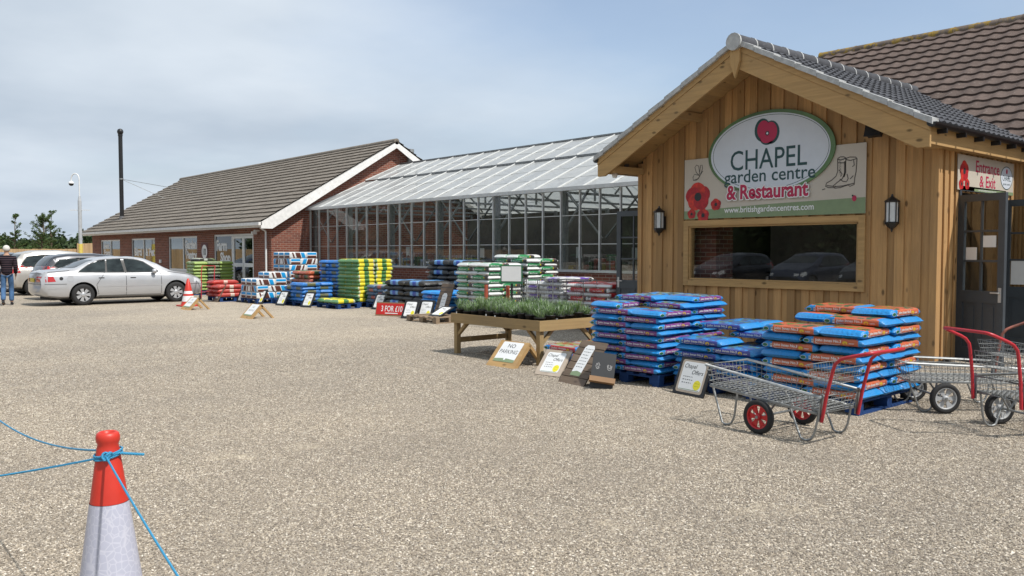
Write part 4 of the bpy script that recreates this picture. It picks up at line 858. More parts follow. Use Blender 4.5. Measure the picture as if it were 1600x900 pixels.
K['blue'] = gen('blue_bark_bag', [(0, (.012, .16, .5)), (.28, (.10, .11, .05)), (.72, (.012, .16, .5))], [(0, (.012, .2, .6)), (.4, (.14, .13, .07)), (.7, (.012, .2, .6))], T=.108, blobs=[(.1, .1, .04), (.03, .04, .02), (.3, .27, .18), (.012, .16, .5), (.15, .1, .05)])
K['mixed'] = gen('orange_green_bag', [(0, (.45, .09, .03)), (.3, (.08, .16, .06)), (.55, (.02, .02, .02)), (.75, (.4, .1, .06))], [(0, (.45, .09, .03)), (.5, (.1, .25, .1))], T=.12, blobs=[(.45, .1, .04), (.05, .14, .05), (.5, .3, .2), (.02, .02, .02), (.1, .2, .1)])
K['red'] = gen('red_bag', [(0, (.42, .035, .025)), (.42, (.6, .5, .42)), (.56, (.42, .035, .025))], [(0, (.45, .05, .035))], L=.9, W=.5, T=.13)
K['lime'] = gen('lime_green_bag', [(0, (.25, .36, .08)), (.5, (.4, .48, .25)), (.62, (.22, .34, .07))], [(0, (.33, .42, .18)), (.4, (.05, .08, .03)), (.6, (.42, .46, .34))], L=.8, W=.5, T=.12)
K['limedark'] = gen('green_black_bag', [(0, (.03, .03, .028)), (.3, (.4, .42, .4)), (.5, (.03, .04, .03)), (.8, (.1, .14, .06))], [(0, (.42, .45, .36)), (.3, (.03, .04, .03)), (.7, (.3, .38, .2))], L=.8, W=.5, T=.12)
K['blackblue'] = gen('black_bag_blue_middle', [(0, BK), (.3, (.16, .36, .62)), (.42, (.02, .07, .42)), (.58, (.16, .36, .62)), (.7, BK)], [(0, BK), (.3, (.1, .3, .6)), (.7, BK)], L=.94, W=.48, T=.135, txt=('PEAT', None))
K['black'] = gen('plain_black_bag', [(0, BK)], [(0, BK), (.4, (.03, .06, .2)), (.6, BK)], L=.94, W=.48, T=.135)
K['sky'] = gen('sky_blue_bag', [(0, (.01, .22, .62)), (.4, (.06, .03, .32)), (.75, (.01, .22, .62))], [(0, (.02, .3, .7)), (.5, (.08, .05, .4)), (.7, (.02, .3, .7))], T=.095, txt=('Tree & Shrub', None))
K['slate'] = gen('slate_blue_bag', [(0, (.05, .11, .22)), (.3, (.4, .09, .09)), (.62, (.05, .11, .22))], [(0, (.2, .25, .32)), (.4, (.45, .2, .2)), (.6, (.2, .3, .4))], T=.1)
def bag_shape(L, W, T, seed, fat=1.0, nx=20, nr=22):
    rr = random.Random(seed); V = []; F = []; us = [-1, -.975, -.955, -.91, -.83] + [-.72 + 1.44 * i / (nx - 10) for i in range(nx - 9)] + [.83, .91, .955, .975, 1]
    us = sorted(set(round(u, 4) for u in us)); sd_ = seed * 3.7; lop = rr.uniform(-.06, .06)
    for u in us:
        a = abs(u); h = T / 2 * (1 if a < .72 else max(.06, 1 - ((a - .72) / .255) ** 3.0 * .85)); w = W / 2 * (1 - .02 * (1 - a) - (.07 * max(0, (a - .9) / .1) if a > .9 else 0)); pz = -T * .12 * max(0, (a - .72) / .28)
        if a > .97: h = .0045; w = W / 2 * (.965 - .01 * math.sin(seed + u))
        for k in range(nr):
            t_ = 2 * PI * (k + .5) / nr; cx, sy = math.cos(t_), math.sin(t_); e = 2 / 4.6
            y = w * math.copysign(abs(cx) ** e, cx); z = h * math.copysign(abs(sy) ** e, sy)
            nn = noise.noise(Vector((u * 3 + sd_, y * 9, z * 6))) ; wr = noise.noise(Vector((u * 4 + sd_, y * 34, sd_))) * max(0, a - .45)
            y *= 1 + .035 * nn; z = z * (1 + .08 * nn + lop * u) + wr * .014 * (1 if sy > 0 else .6) + pz
            V.append((u * L / 2 * (1 + .012 * noise.noise(Vector((y * 8, sd_, u)))), y, z + T / 2))
    n = len(us)
    for i in range(n - 1):
        for k in range(nr): F.append((i * nr + k, i * nr + (k + 1) % nr, (i + 1) * nr + (k + 1) % nr, (i + 1) * nr + k))
    F.append(tuple(range(nr))[::-1]); F.append(tuple((n - 1) * nr + k for k in range(nr)))
    return V, F
PRT = [Mt['paper'], plain('badge_yellow_print', (.6, .42, .03), .5), plain('dark_green_logo_print', (.01, .11, .05), .5), Mt['ink']]
def print_on(V, F, spec):
    """spec: MB in the plane (x along the bag, y up); projected on both long sides of the bag"""
    bv = BVHTree.FromPolygons([Vector(v) for v in V], F); out = MB()
    for sgn in (-1, 1):
        P = []
        for (x, z, q) in spec.v:
            xx = x if sgn < 0 else -x; h = bv.ray_cast(Vector((xx, sgn * 2, z)), Vector((0, -sgn, 0)))
            P.append((xx, (h[0].y if h[0] else sgn * .19) + sgn * (.0018 + q), z))
        b = len(out.v); out.v += P; out.f += [tuple(b + i for i in f) for f in spec.f]; out.m += spec.m; out.s += spec.s
    return out
PROTO = {}
def protos(kind):
    if kind in PROTO: return PROTO[kind]
    d = K[kind]; L, W, T = d['L'], d['W'], d['T']; res = []
    for v in range(3):
        V, F = bag_shape(L, W, T * 1.055, 11 * (v + 1) + len(kind), nx=20 if not d.get('lite') else 16, nr=22 if not d.get('lite') else 16)
        me = bpy.data.meshes.new('bag'); me.from_pydata(V, [], F); me.materials.append(d['mat']); me.polygons.foreach_set('use_smooth', [True] * len(F)); pm = None
        if d['txt']:
            sp = MB(); zc = T / 2 - .004; a, b = d['txt']
            if not d.get('lite'):
                sp.text(a, .026 * T / .08, -.160, zc - .001, 0, 0, .018, .25, .12, 'L'); sp.text(b, .0135 * T / .08, -.155, zc - .024 * T / .08, 0, 0, .012, .23, 0, 'L')
                sp.poly(ell(.125, zc, .024, .019, 14), 0, 1); sp.poly(ell(-.245, zc, .030, .019, 16), 0, 0); sp.poly(ell(-.245, zc, .027, .016, 16), .0006, 2)
                sp.poly([(-.192, zc - .016), (-.172, zc - .016), (-.172, zc + .018), (-.192, zc + .018)], 0, 0)
                for q in range(4): sp.poly([(-.190 + .0045 * q, zc - .008), (-.188 + .0045 * q, zc - .008), (-.188 + .0045 * q, zc + .016), (-.190 + .0045 * q, zc + .016)], .0006, 3)
                sp.text('new', .019, .185, zc - .008, 0, 0, 0, .05, .2)
                ep = [(-.12 + .2 * q / 1, 0) for q in (0, 1)]
            else:
                k_ = {'PEAT': (.045, -.40, .12)}.get(a, (.03, -.22 if kind == 'green' else -.13, .24)); sp.text(a, k_[0], k_[1], zc - .016, 0, 0, .008, k_[2], 0, 'L')
                if kind in ('green', 'violet', 'redwhite'): sp.poly([(.10, zc - .02), (.15, zc - .02), (.135, zc + .025), (.11, zc + .02)], 0, 1)
                if kind == 'blackblue': sp.text(a, .045, .28, zc - .016, 0, 0, .008, .12, 0, 'L')
            sp.v = [(x * (L / .6), y, q) for x, y, q in sp.v]; mb = print_on(V, F, sp); pm = bpy.data.meshes.new('print'); pm.from_pydata(mb.v, [], mb.f)
            for mm in PRT: pm.materials.append(mm)
            pm.polygons.foreach_set('material_index', mb.m)
        res.append((me, pm))
    PROTO[kind] = res; return res
ORD = ['bottom', 'second', 'third', 'fourth', 'fifth', 'sixth', 'seventh', 'eighth', 'ninth', 'tenth', 'eleventh', 'twelfth', 'thirteenth', 'fourteenth', 'fifteenth']
def put_bag(kind, x, y, z, rz, label, group, noun='compost_bag', rr=rnd, cat='bag', tilt=0):
    v = rr.randrange(3); me, pm = protos(kind)[v]
    o = bpy.data.objects.new(noun, me); COL.objects.link(o); o.location = (x, y, z)
    o.rotation_euler = (R(tilt + rr.uniform(-.8, .8)), R(rr.uniform(-.6, .6)), rz + (PI if rr.random() < .5 and not pm else 0)); tag(o, label, cat, group)
    if pm: p = bpy.data.objects.new('print', pm); COL.objects.link(p); p.parent = o
    return o
def layer_slots(mode, odd, L, W):
    """(x, y, rot, name) centres measured from the stack's front porch-side corner"""
    if mode in 'AB':
        S = [(W * (i + .5), L / 2, PI / 2, n) for i, n in enumerate(('front', 'middle', 'rear'))] + [(L * (i + .5), L + W / 2, 0, n) for i, n in enumerate(('front', 'rear'))]
        tot = L + W; out = []
        for i, (a, b, r_, n) in enumerate(S):
            end = 'porch end' if i < 3 else 'shop end'
            if odd: b = tot - b; end = 'shop end' if i < 3 else 'porch end'
            out.append((a, b, r_, n, end))
        if mode == 'B':
            o2 = []
            for a, b, r_, n, end in out:
                e2 = 'front' if b < tot / 2 else 'rear'; n2 = {'front': 'porch end', 'middle': 'centre', 'rear': 'shop end'}[n]; o2.append((b, a, PI / 2 - r_, e2, n2))
            out = o2
        return out
    if mode == 'C':   # bags along X, three abreast, two deep: short ends to the car park
        return [(L * (i + .5), W * (j + .5), 0, ('front', 'rear')[i], ('porch end', 'centre', 'shop end')[j]) for i in (0, 1) for j in (0, 1, 2)]
    if mode == 'D':   # big bags: two long bags along Y, alternating with four along X
        if not odd: return [(W * (i + .5), L * (j + .5), PI / 2, ('front', 'rear')[i], ('porch end', 'shop end')[j]) for i in (0, 1) for j in (0, 1)]
        return [(L / 2, W * (j + .5), 0, 'front', ('porch end', 'near porch', 'near shop', 'shop end')[j]) for j in range(4)]
    if mode == 'E':   # big bags along X, stacked in pairs
        return [(L / 2, W * (j + .5), 0, 'front', ('porch end', 'shop end')[j]) for j in (0, 1)]
    if mode == 'F':   # bags along Y, three abreast along X
        return [(W * (i + .5), L / 2, PI / 2, ('front', 'middle', 'rear')[i], 'centre') for i in range(3)]
def stack(kinds, X0, Y0, n, mode, desc, phrase, group, noun='compost_bag', top=None, base=.145, keep=None, jit=.018, kind_odd=None, T=None):
    """desc: look of a bag; phrase: words that name the stack; top(layer, x, y) -> False drops a bag"""
    rr = random.Random(int(X0 * 100 + Y0 * 7 + n)); d = K[kinds]; L, W, T = d['L'], d['W'], T or d['T']; Lp, Wp = (L * .965, W * .985) if kinds != 'bale' else (L - .004, W - .002)
    for k in range(n):
        for (a, b, r_, f1, f2) in layer_slots(mode, k % 2, Lp, Wp):
            if top and not top(k, a, b): continue
            is_top = k == n - 1 or (top and not top(k + 1, a, b)) or (top and not top(k + 1, a + .12, b)) or (top and not top(k + 1, a, b - .12))
            halfx, halfy = (W / 2, L / 2) if abs(r_) > .1 else (L / 2, W / 2)
            edge = top and not (top(k, a - halfx - .1, b) and top(k, a, b - halfy - .1))
            if not (a - halfx < .05 or b - halfy < .05 or is_top or edge): continue
            if keep and not keep(k, a, b, is_top, a - halfx < .05, b - halfy < .05): continue
            kk = kinds
            if kind_odd and k % 2: kk = kind_odd
            dd = desc if isinstance(desc, str) else desc[k % 2]
            lay = 'top layer' if k == n - 1 else (ORD[k] + ' layer' + (' up' if k else ''))
            put_bag(kk, X0 + a + rr.uniform(-jit, jit), Y0 + b + rr.uniform(-jit, jit), base + k * T * .985, r_ + (PI if rr.random() < 0 else 0) + R(rr.uniform(-2.6, 2.6)) + (0 if abs(r_) < .1 else PI), '%s, %s, %s %s, %s' % (dd, lay, f1, f2, phrase), group, noun, rr)
Mt['palblue'] = [wood('blue_pallet_%s' % a, a, (.012, .05, .17), .35, .5, knots=False) for a in 'xy']
Mt['palwood'] = [wood('bare_pallet_%s' % a, a, (.27, .2, .135), .3, .5, knots=False) for a in 'xy']
def pallet(x, y, wx, wy, label, mats=None, group='pallets under the bag stacks', along='x'):
    mats = mats or Mt['palblue']; e = empty('pallet', (x, y, 0), 0, label, 'pallet', group); m = MB(); n = 6
    for i in range(n):
        a = (wy - .1) * i / (n - 1); m.box(0, wx, a, a + .1, .122, .143)
    m.build('deck', mats[0], e); m = MB()
    for i in range(3): a = (wx - .1) * i / 2; m.box(a, a + .1, 0, wy, .1, .1215)
    m.build('bearers', mats[1], e)
    for i in range(3):
        for j in range(3):
            m = MB(); a = (wx - .1) * i / 2; b = (wy - .14) * j / 2; m.box(a, a + .1, b, b + .14, .0205, .0995); m.build('block', mats[1], e)
    m = MB()
    for j in range(3): b = (wy - .1) * j / 2; m.box(0, wx, b, b + .1, 0, .02)
    m.build('skids', mats[0], e); return e
# ---- beside the porch: three stacks of blue bags
pallet(7.70, 6.24, 1.3, 1.08, 'blue pallet under the purple printed bags'); pallet(7.82, 5.04, 1.3, 1.06, 'blue pallet under the navy printed bags, behind the black offer board'); pallet(7.82, 3.88, 1.3, 1.06, 'blue pallet under the orange printed bags, behind the red handled trolley')
stack('purple', 7.66, 6.21, 12, 'A', 'purple printed blue bag', 'tall purple stack', 'purple printed compost bags by the porch', top=lambda k, a, b: k < 10 or (k == 10 and (a > .3)) or (k == 11 and a > .55 and True))
stack('navy', 7.79, 5.0, 8, 'A', 'navy printed blue bag', 'lowest navy stack', 'navy printed compost bags by the porch', top=lambda k, a, b: k < 5 or (k == 5 and not (b < .4 and a < .5)) or (k in (6,) and a > .5) or (k == 7 and a > .5 and b > .5))
stack('orange', 7.79, 3.85, 10, 'A', 'orange printed blue bag', 'orange stack by trolley', 'orange printed compost bags by the porch', top=lambda k, a, b: k < 8 or (k == 8 and a > .55) or (k == 9 and a > .9))
# ---- low red printed bags behind the NO PARKING board
pallet(7.95, 7.40, 1.3, 1.0, 'blue pallet under the few red printed bags beside the plant table'); pallet(9.4, 7.5, 1.2, 1.02, 'empty edge blue pallet behind the red printed bags'); 
stack('redji', 7.93, 7.36, 2, 'A', 'red printed blue bag', 'stack beside plant table', 'red printed compost bags beside the plant table', top=lambda k, a, b: True)
stack('redji', 9.4, 7.5, 2, 'A', 'red printed blue bag', 'stack behind the first', 'red printed compost bags beside the plant table')
# ---- along the greenhouse
P_ = lambda x, y, wx, wy, w: pallet(x, y, wx, wy, 'blue pallet under the ' + w)
P_(11.75, 14.3, 1.0, 1.2, 'green and white bags nearest the plant table'); P_(12.85, 14.3, 1.0, 1.2, 'taller green and white bags by the greenhouse')
stack('green', 11.75, 14.3, 13, 'B', 'green and white bag', 'front green stack', 'green and white compost bags in the front stack')
stack('green', 12.86, 14.25, 15, 'B', 'green and white bag', 'taller rear stack', 'green and white compost bags in the rear stack', keep=lambda k, a, b, t_, fx, fy: fy or k > 12, top=lambda k, a, b: k < 14 or b > .3)
P_(12.2, 12.45, 1.0, 1.2, 'violet and white bags'); P_(12.2, 11.12, 1.0, 1.2, 'red and white bags')
stack('violet', 12.2, 12.45, 10, 'B', 'violet and white bag', 'violet stack', 'violet and white compost bags', top=lambda k, a, b: k < 9 or b < .7)
stack('redwhite', 12.2, 11.12, 9, 'B', 'red and white bag', 'stack by grey door', 'red and white compost bags')
P_(11.95, 16.0, 1.0, 1.2, 'small sky blue stack'); stack('sky', 11.93, 16.0, 5, 'B', 'sky blue bag', 'small sky stack', 'sky blue bags behind the slatted board')
pallet(12.35, 17.65, 1.0, 1.0, 'dark pallet under the porch end of the black bags'); pallet(12.35, 18.66, 1.0, 1.0, 'dark pallet under the shop end of the black bags')
stack('blackblue', 12.35, 17.68, 5, 'D', ('blue middled black bag', 'plain black bag'), 'low black stack', 'black and blue bark bags in the low stack', 'bark_bag', kind_odd='black', top=lambda k, a, b: True)
P_(13.5, 17.3, .95, 1.9, 'tall black bags against the greenhouse'); stack('blackblue', 13.5, 17.25, 9, 'D', ('blue middled black bag', 'plain black bag'), 'tall rear black stack', 'black and blue bark bags in the tall stack', 'bark_bag', kind_odd='black', keep=lambda k, a, b, t_, fx, fy: fx or t_)
P_(12.5, 19.72, 1.0, 1.0, 'slate blue bags'); stack('slate', 12.5, 19.72, 5, 'A', 'slate blue bag', 'slate stack', 'slate blue bags beside the yellow stack')
P_(12.3, 20.8, 1.2, 1.2, 'yellow and green stack'); stack('yellow', 12.3, 20.8, 11, 'C', 'yellow and green bag', 'yellow stack', 'yellow and green bark bags', 'bark_bag', keep=lambda k, a, b, t_, fx, fy: fx or fy or t_)
P_(11.45, 20.45, .7, 1.2, 'single layer of pale yellow bags'); stack('yellow', 11.42, 20.42, 1, 'B', 'pale yellow bag', 'single layer pallet', 'yellow bags lying in a single layer', 'bark_bag', top=lambda k, a, b: a < .6)
P_(12.4, 22.1, 1.0, 1.2, 'tall blue bags'); stack('blue', 12.4, 22.1, 11, 'B', 'blue bark bag', 'tall blue stack', 'blue bark bags in the tall stack', 'bark_bag')
P_(11.22, 22.05, 1.0, 1.2, 'low blue bags'); stack('blue', 11.22, 22.05, 5, 'B', 'blue bark bag', 'low blue stack', 'blue bark bags in the low stack', 'bark_bag', top=lambda k, a, b: k < 4 or b < .8)
P_(12.2, 23.5, 1.0, 1.2, 'orange and green bags'); stack('mixed', 12.2, 23.5, 7, 'B', 'orange and green bag', 'mixed stack', 'orange and green bags', 'compost_bag')
P_(10.3, 25.8, 1.0, 1.0, 'red bags'); stack('red', 10.25, 25.78, 4, 'E', 'plain red bag', 'low red pile', 'red bags near the farm shop door', 'bark_bag', top=lambda k, a, b: k < 3 or b > .4)
P_(11.2, 23.45, .9, .55, 'single green bag'); put_bag('greenend', 11.6, 23.72, .145, 0, 'single green bag lying on a pallet between the bales and blue bags', None, 'bark_bag')
P_(11.2, 30.4, 1.5, .8, 'lime green bags by the shop door')
stack('lime', 11.2, 30.4, 9, 'F', 'lime green bag', 'Farm Shop door stack', 'lime and black bags by the shop door', 'bark_bag', keep=lambda k, a, b, t_, fx, fy: not (.5 < a < 1.0))
stack('limedark', 11.2, 30.4, 9, 'F', 'black and green bag', 'Farm Shop door stack', 'lime and black bags by the shop door', 'bark_bag', keep=lambda k, a, b, t_, fx, fy: .5 < a < 1.0)
put_bag('limedark', 11.7, 30.85, .145 + 9 * .118, R(20), 'loose dark green bag lying across the top of the green stack by the shop door', None, 'bark_bag')
# ---- compressed bales
def bale_mat(name):
    t = NT(name); g_ = t.xyz(t.coord('Generated')); nn = t.xyz(t.coord('Normal')); c = t.coord()
    WHT = (.66, .67, .67); BLU = (.01, .28, .62); BRN = (.10, .035, .025)
    sw = t.math('ADD', g_[0], t.math('MULTIPLY', g_[2], -.12))
    inz = t.math('MULTIPLY', t.math('GREATER_THAN', g_[2], .1), t.math('LESS_THAN', g_[2], .9))
    a = t.ramp(sw, [(0, WHT), (.04, BLU), (.26, WHT), (.30, BRN), (.58, WHT), (.68, BRN), (.78, WHT)], 'CONSTANT'); side = t.mix(inz, WHT, a)
    e1 = t.ramp(g_[2], [(0, WHT), (.08, BRN), (.42, WHT), (.55, BLU), (.9, WHT)], 'CONSTANT'); iny = t.math('MULTIPLY', t.math('GREATER_THAN', g_[1], .1), t.math('LESS_THAN', g_[1], .9)); end = t.mix(iny, WHT, e1)
    v = t.mix(t.math('GREATER_THAN', t.math('ABSOLUTE', nn[0]), .7), side, end); v = t.mix(t.math('GREATER_THAN', t.math('ABSOLUTE', nn[2]), .75), v, t.mix(.35, WHT, a))
    t.bump(t.noise(c, 18, 4), .4, .01); return t.set(v, .4, 0, .45)
bm_ = bale_mat('white_blue_brown_bale'); BM = []
for v in range(2):
    V, F = [], []; L, W, T = .6, .395, .205; nr = 24; us = [-1, -.985, -.94, -.8, -.5, 0, .5, .8, .94, .985, 1]
    for u in us:
        a = abs(u); k_ = 1 if a < .9 else (.93 if a < .99 else .80); k_ = k_ if a < .999 else .72
        for q in range(nr):
            t_ = 2 * PI * (q + .5) / nr; e = 2 / 7.; nn = noise.noise(Vector((u * 2 + v * 9, math.cos(t_) * 1.6, math.sin(t_) * 1.6)))
            V.append((u * L / 2, (W / 2) * math.copysign(abs(math.cos(t_)) ** e, math.cos(t_)) * k_ * (1 + .03 * nn), T / 2 + (T / 2) * math.copysign(abs(math.sin(t_)) ** e, math.sin(t_)) * k_ * (1 + .04 * nn)))
    n = len(us)
    for i in range(n - 1):
        for q in range(nr): F.append((i * nr + q, i * nr + (q + 1) % nr, (i + 1) * nr + (q + 1) % nr, (i + 1) * nr + q))
    F += [tuple(range(nr))[::-1], tuple((n - 1) * nr + q for q in range(nr))]; me = bpy.data.meshes.new('bale'); me.from_pydata(V, [], F); me.materials.append(bm_); me.polygons.foreach_set('use_smooth', [True] * len(F)); BM.append((me, None))
K['bale'] = dict(L=.6, W=.395, T=.205, mat=bm_, txt=None); PROTO['bale'] = [BM[0], BM[1], BM[0]]
P_(10.76, 24.1, 1.0, 1.2, 'low white bales'); stack('bale', 10.76, 24.1, 4, 'B', 'white blue brown bale', 'low bale stack', 'white compost bales in the low stack', 'compost_bale', top=lambda k, a, b: k < 3 or (b < .6 and a > .2), jit=.006)
P_(12.2, 24.85, 1.0, 1.2, 'tall white bales'); stack('bale', 12.2, 24.85, 7, 'B', 'white blue brown bale', 'tall bale stack', 'white compost bales in the tall stack', 'compost_bale', jit=.006)
# ================================================================ PLANT TABLE
tb = empty('plant_table', (7.86, 8.46, 0), 0, 'low pine display table carrying black pots of grey green plants', 'table'); TX, TY, TZ = 1.2, 2.04, .63
m = MB(); m.box(0, .035, 0, TY, TZ - .145, TZ); m.build('apron', Mt['tabley'], tb); m = MB(); m.box(TX - .035, TX, 0, TY, TZ - .145, TZ); m.build('apron', Mt['tabley'], tb)
m = MB(); m.box(.035, TX - .035, .0, .035, TZ - .146, TZ - .001); m.build('apron', Mt['tablex'], tb); m = MB(); m.box(.035, TX - .035, TY - .035, TY, TZ - .146, TZ - .001); m.build('apron', Mt['tablex'], tb)
m = MB(); x = .036
while x < TX - .1: m.box(x, x + .09, .036, TY - .036, TZ - .085, TZ - .065); x += .1125
m.build('tabletop', Mt['tabley'], tb)
for x in (.036, TX - .11):
    for y in (.036, TY - .11):
        m = MB(); m.box(x, x + .075, y, y + .075, 0, TZ - .087); lg = m.build('leg', Mt['tablez'], tb)
        m = MB(); sx = 1 if x < .5 else -1; sy = 1 if y < 1 else -1; cx, cy = x + .0375, y + .0375
        m.bar((cx, cy + sy * .03, .30), (cx, cy + sy * .25, TZ - .13), .045, .045); m.bar((cx + sx * .03, cy, .30), (cx + sx * .25, cy, TZ - .13), .045, .045, (0, 1, 0)); m.build('brace', Mt['tabley'], tb)
m = MB(); m.box(.111, TX - .111, TY - .088, TY - .058, .17, .25); m.build('rail', Mt['tablex'], tb)
# pots: one of each kind, then copies
t = NT('grey_green_stems'); isl = t.island(); v = t.ramp(isl, [(0, (.09, .17, .045)), (.35, (.15, .25, .08)), (.7, (.24, .32, .18)), (.93, (.34, .39, .34)), (1, (.24, .19, .34))])
Mt['stems'] = t.set(v, .7, 0, .2); Mt['pot'] = plain('black_plant_pot', (.018, .018, .02), .5); Mt['peat'] = plain('potting_soil', (.03, .022, .016), .95, vary=.4, scale=40)
def make_pot(seed):
    rr = random.Random(seed); e = empty('plant_pot', (0, 0, 0), 0, None, 'potted plant', 'potted plants on the pine table')
    m = MB(); m.lathe([(0, .004), (.062, .004), (.078, .115), (.084, .115), (.085, .13), (.079, .131), (.077, .11)], 16); m.build('pot', Mt['pot'], e)
    m = MB(); m.lathe([(.077, .11), (0, .118)], 12); m.build('soil', Mt['peat'], e)
    m = MB()
    for k in range(130):
        a = rr.uniform(0, 6.28); r0 = rr.uniform(0, .05); ln = rr.uniform(.05, .19); sp = rr.uniform(.02, .11); b = Vector((r0 * math.cos(a), r0 * math.sin(a), .11)); a2 = a + rr.gauss(0, .7)
        tip = b + Vector((sp * math.cos(a2), sp * math.sin(a2), ln)); md = b.lerp(tip, .5) + Vector((0, 0, .015)); w = Vector((math.sin(a2), -math.cos(a2), 0)) * rr.uniform(.0018, .0034)
        m.add([b - w, b + w, md + w * 1.5, md - w * 1.5, tip + w * .3, tip - w * .3], [(0, 1, 2, 3), (3, 2, 4, 5)])
        for q in range(3): c = b.lerp(tip, rr.uniform(.25, .95)); dd = Vector((rr.gauss(0, 1), rr.gauss(0, 1), rr.gauss(.6, .5))).normalized() * rr.uniform(.012, .024); m.add([c, c + dd * .6 + w, c + dd, c + dd * .6 - w], [(0, 1, 2, 3)])
    m.build('foliage', Mt['stems'], e)
    if seed % 2: m = MB(); m.box(-.088, -.0865, -.014, .014, .05, .09); m.build('price_label', Mt['paper'], e)
    return e
pp = [make_pot(s) for s in (1, 2, 3, 4)]; rr = random.Random(8); used = [False] * 4
rows_ = ['front', 'second', 'third', 'fourth', 'fifth', 'rear']
for i in range(6):
    for j in range(11):
        q = rr.randrange(4); e = pp[q] if not used[q] else copy_tree(pp[q]); used[q] = True
        e.location = (7.86 + .115 + i * .187 + rr.uniform(-.006, .006), 8.46 + .12 + j * .18 + rr.uniform(-.005, .005), TZ - .065); e.rotation_euler = (0, 0, rr.uniform(-.5, .5)); s_ = rr.uniform(.78, 1.2); e.scale = (1, 1, s_)
        e['label'] = 'potted grey green plant, %s row of pine table, number %d from porch end' % (rows_[i], j + 1); e['category'] = 'potted plant'; e['group'] = 'potted plants on the pine table'

# ================================================================ BOARDS AND A-FRAMES
BMATS = [Mt['beamy'], Mt['paper'], Mt['ink'], Mt['sgreen'], Mt['yel'], Mt['black'], plain('bleached_ply', (.42, .35, .28), .8, vary=.15, scale=5), Mt['red'], Mt['oldwood'], plain('chalkboard', (.035, .037, .04), .8, vary=.2), plain('chalk', (.3, .3, .3), .9), plain('bright_red_print', (.55, .015, .012), .5), plain('brown_ledge', (.26, .15, .075), .7), Mt['beamx']]
def lean(name, loc, yaw, w, h, tilt, label, art, back=5, th=.02, cat='board', group=None, roll=0, frame_w=0):
    """board leaning back: local x to its own right, y up the board; yaw 0 faces the car park (-X)"""
    e = empty(name, loc, yaw, label, cat, group); T_ = Matrix.Rotation(R(tilt), 4, 'Y') @ Matrix.Rotation(R(roll), 4, 'X') @ frame((0, 0, 0), (0, -1, 0), (0, 0, 1))
    m = MB(); m.T = T_; m.box(-w / 2, w / 2, 0, h, -th, 0, back); m.build('board', BMATS, e)
    if art: m = MB(); m.T = T_; art(m, w, h); m.build('notice', BMATS, e)
    return e, T_
def lines(m, x0, x1, y0, y1, n, z, mi=2, seed=1, th=.008):
    rr = random.Random(seed)
    for k in range(n):
        y = y1 - (y1 - y0) * (k + .5) / n; x = x0 + rr.uniform(0, .1) * (x1 - x0); e_ = x1 - rr.uniform(0, .25) * (x1 - x0)
        while x < e_: w = rr.uniform(.02, .05) * (x1 - x0) * 3; m.poly([(x, y), (min(x + w, e_), y), (min(x + w, e_), y + th), (x, y + th)], z, mi); x += w + .012
def offer(m, w, h, big=True):
    a, b = -w * .36, w * .36; y0, y1 = h * .12, h * .9; z = .003
    m.poly(rrect(a, y0, b, y1, .03), z, 1); W_ = b - a; H_ = y1 - y0
    m.text('Chapel', H_ * .15, a + W_ * .34, y0 + H_ * .78, z + .001, 2, 0, W_ * .55, .25); m.text('Offers', H_ * .15, a + W_ * .70, y0 + H_ * .58, z + .001, 2, 0, W_ * .5, .25)
    lines(m, a + W_ * .1, a + W_ * .6, y0 + H_ * .2, y0 + H_ * .52, 3, z + .001, 2, 3, H_ * .022); m.poly(ell(a + W_ * .8, y0 + H_ * .22, W_ * .16, H_ * .17, 20), z + .001, 4); lines(m, a + W_ * .72, a + W_ * .9, y0 + H_ * .12, y0 + H_ * .32, 2, z + .002, 2, 4, H_ * .02); m.poly([(a + .02, y0 + .008), (b - .02, y0 + .008), (b - .02, y0 + .014), (a + .02, y0 + .014)], z + .001, 3)
def aframe(x, y, yaw, w, ln, label, art, group=None):
    e = empty('a_frame_sign', (x, y, 0), yaw, label, 'sign', group); an = math.degrees(math.asin(.33 / ln)); 
    T1 = Matrix.Rotation(R(90 - an), 4, 'Y') @ frame((0, 0, 0), (0, -1, 0), (0, 0, 1))
    m = MB(); m.T = T1; m.box(-w / 2, w / 2, 0, ln, -.022, 0, 0); m.build('front_board', BMATS, e)
    for s_ in (-1, 1): m = MB(); m.T = T1; m.box(s_ * (w / 2 - .03) - .03, s_ * (w / 2 - .03) + .03, 0, ln, -.06, -.023, 0); m.build('frame_rail', BMATS, e)
    bx = 2 * ln * math.cos(R(an)) + .01; T2 = Matrix.Translation((bx, 0, 0)) @ Matrix.Rotation(R(-(90 - an)), 4, 'Y') @ frame((0, 0, 0), (0, 1, 0), (0, 0, 1))
    for s_ in (-1, 1): m = MB(); m.T = T2; m.box(s_ * (w / 2 - .03) - .03, s_ * (w / 2 - .03) + .03, 0, ln, -.045, 0, 0); m.build('rear_leg', BMATS, e)
    m = MB(); m.T = T2; m.box(-w / 2 + .061, w / 2 - .061, ln * .75, ln * .95, -.04, -.01, 0); m.build('cross_rail', BMATS, e)
    m = MB(); m.T = T1; art(m, w, ln); m.build('notice', BMATS, e); return e
def nopark(m, w, h):
    z = .003; m.poly(rrect(-w * .36, h * .2, w * .36, h * .96, .02), z, 1); m.text('NO', h * .15, 0, h * .74, z + .001, 2, 0, w * .26); m.text('PARKING', h * .15, 0, h * .52, z + .001, 2, 0, w * .62); m.poly([(-w * .36, h * .2), (w * .36, h * .2), (w * .36, h * .3), (0, h * .34), (-w * .36, h * .3)], z + .001, 3); m.poly(ell(0, h * .31, .02, .02, 12), z + .002, 1)
aframe(7.42, 8.80, R(3), .56, .45, 'low wooden A-frame reading NO PARKING in front of the plant table', nopark)
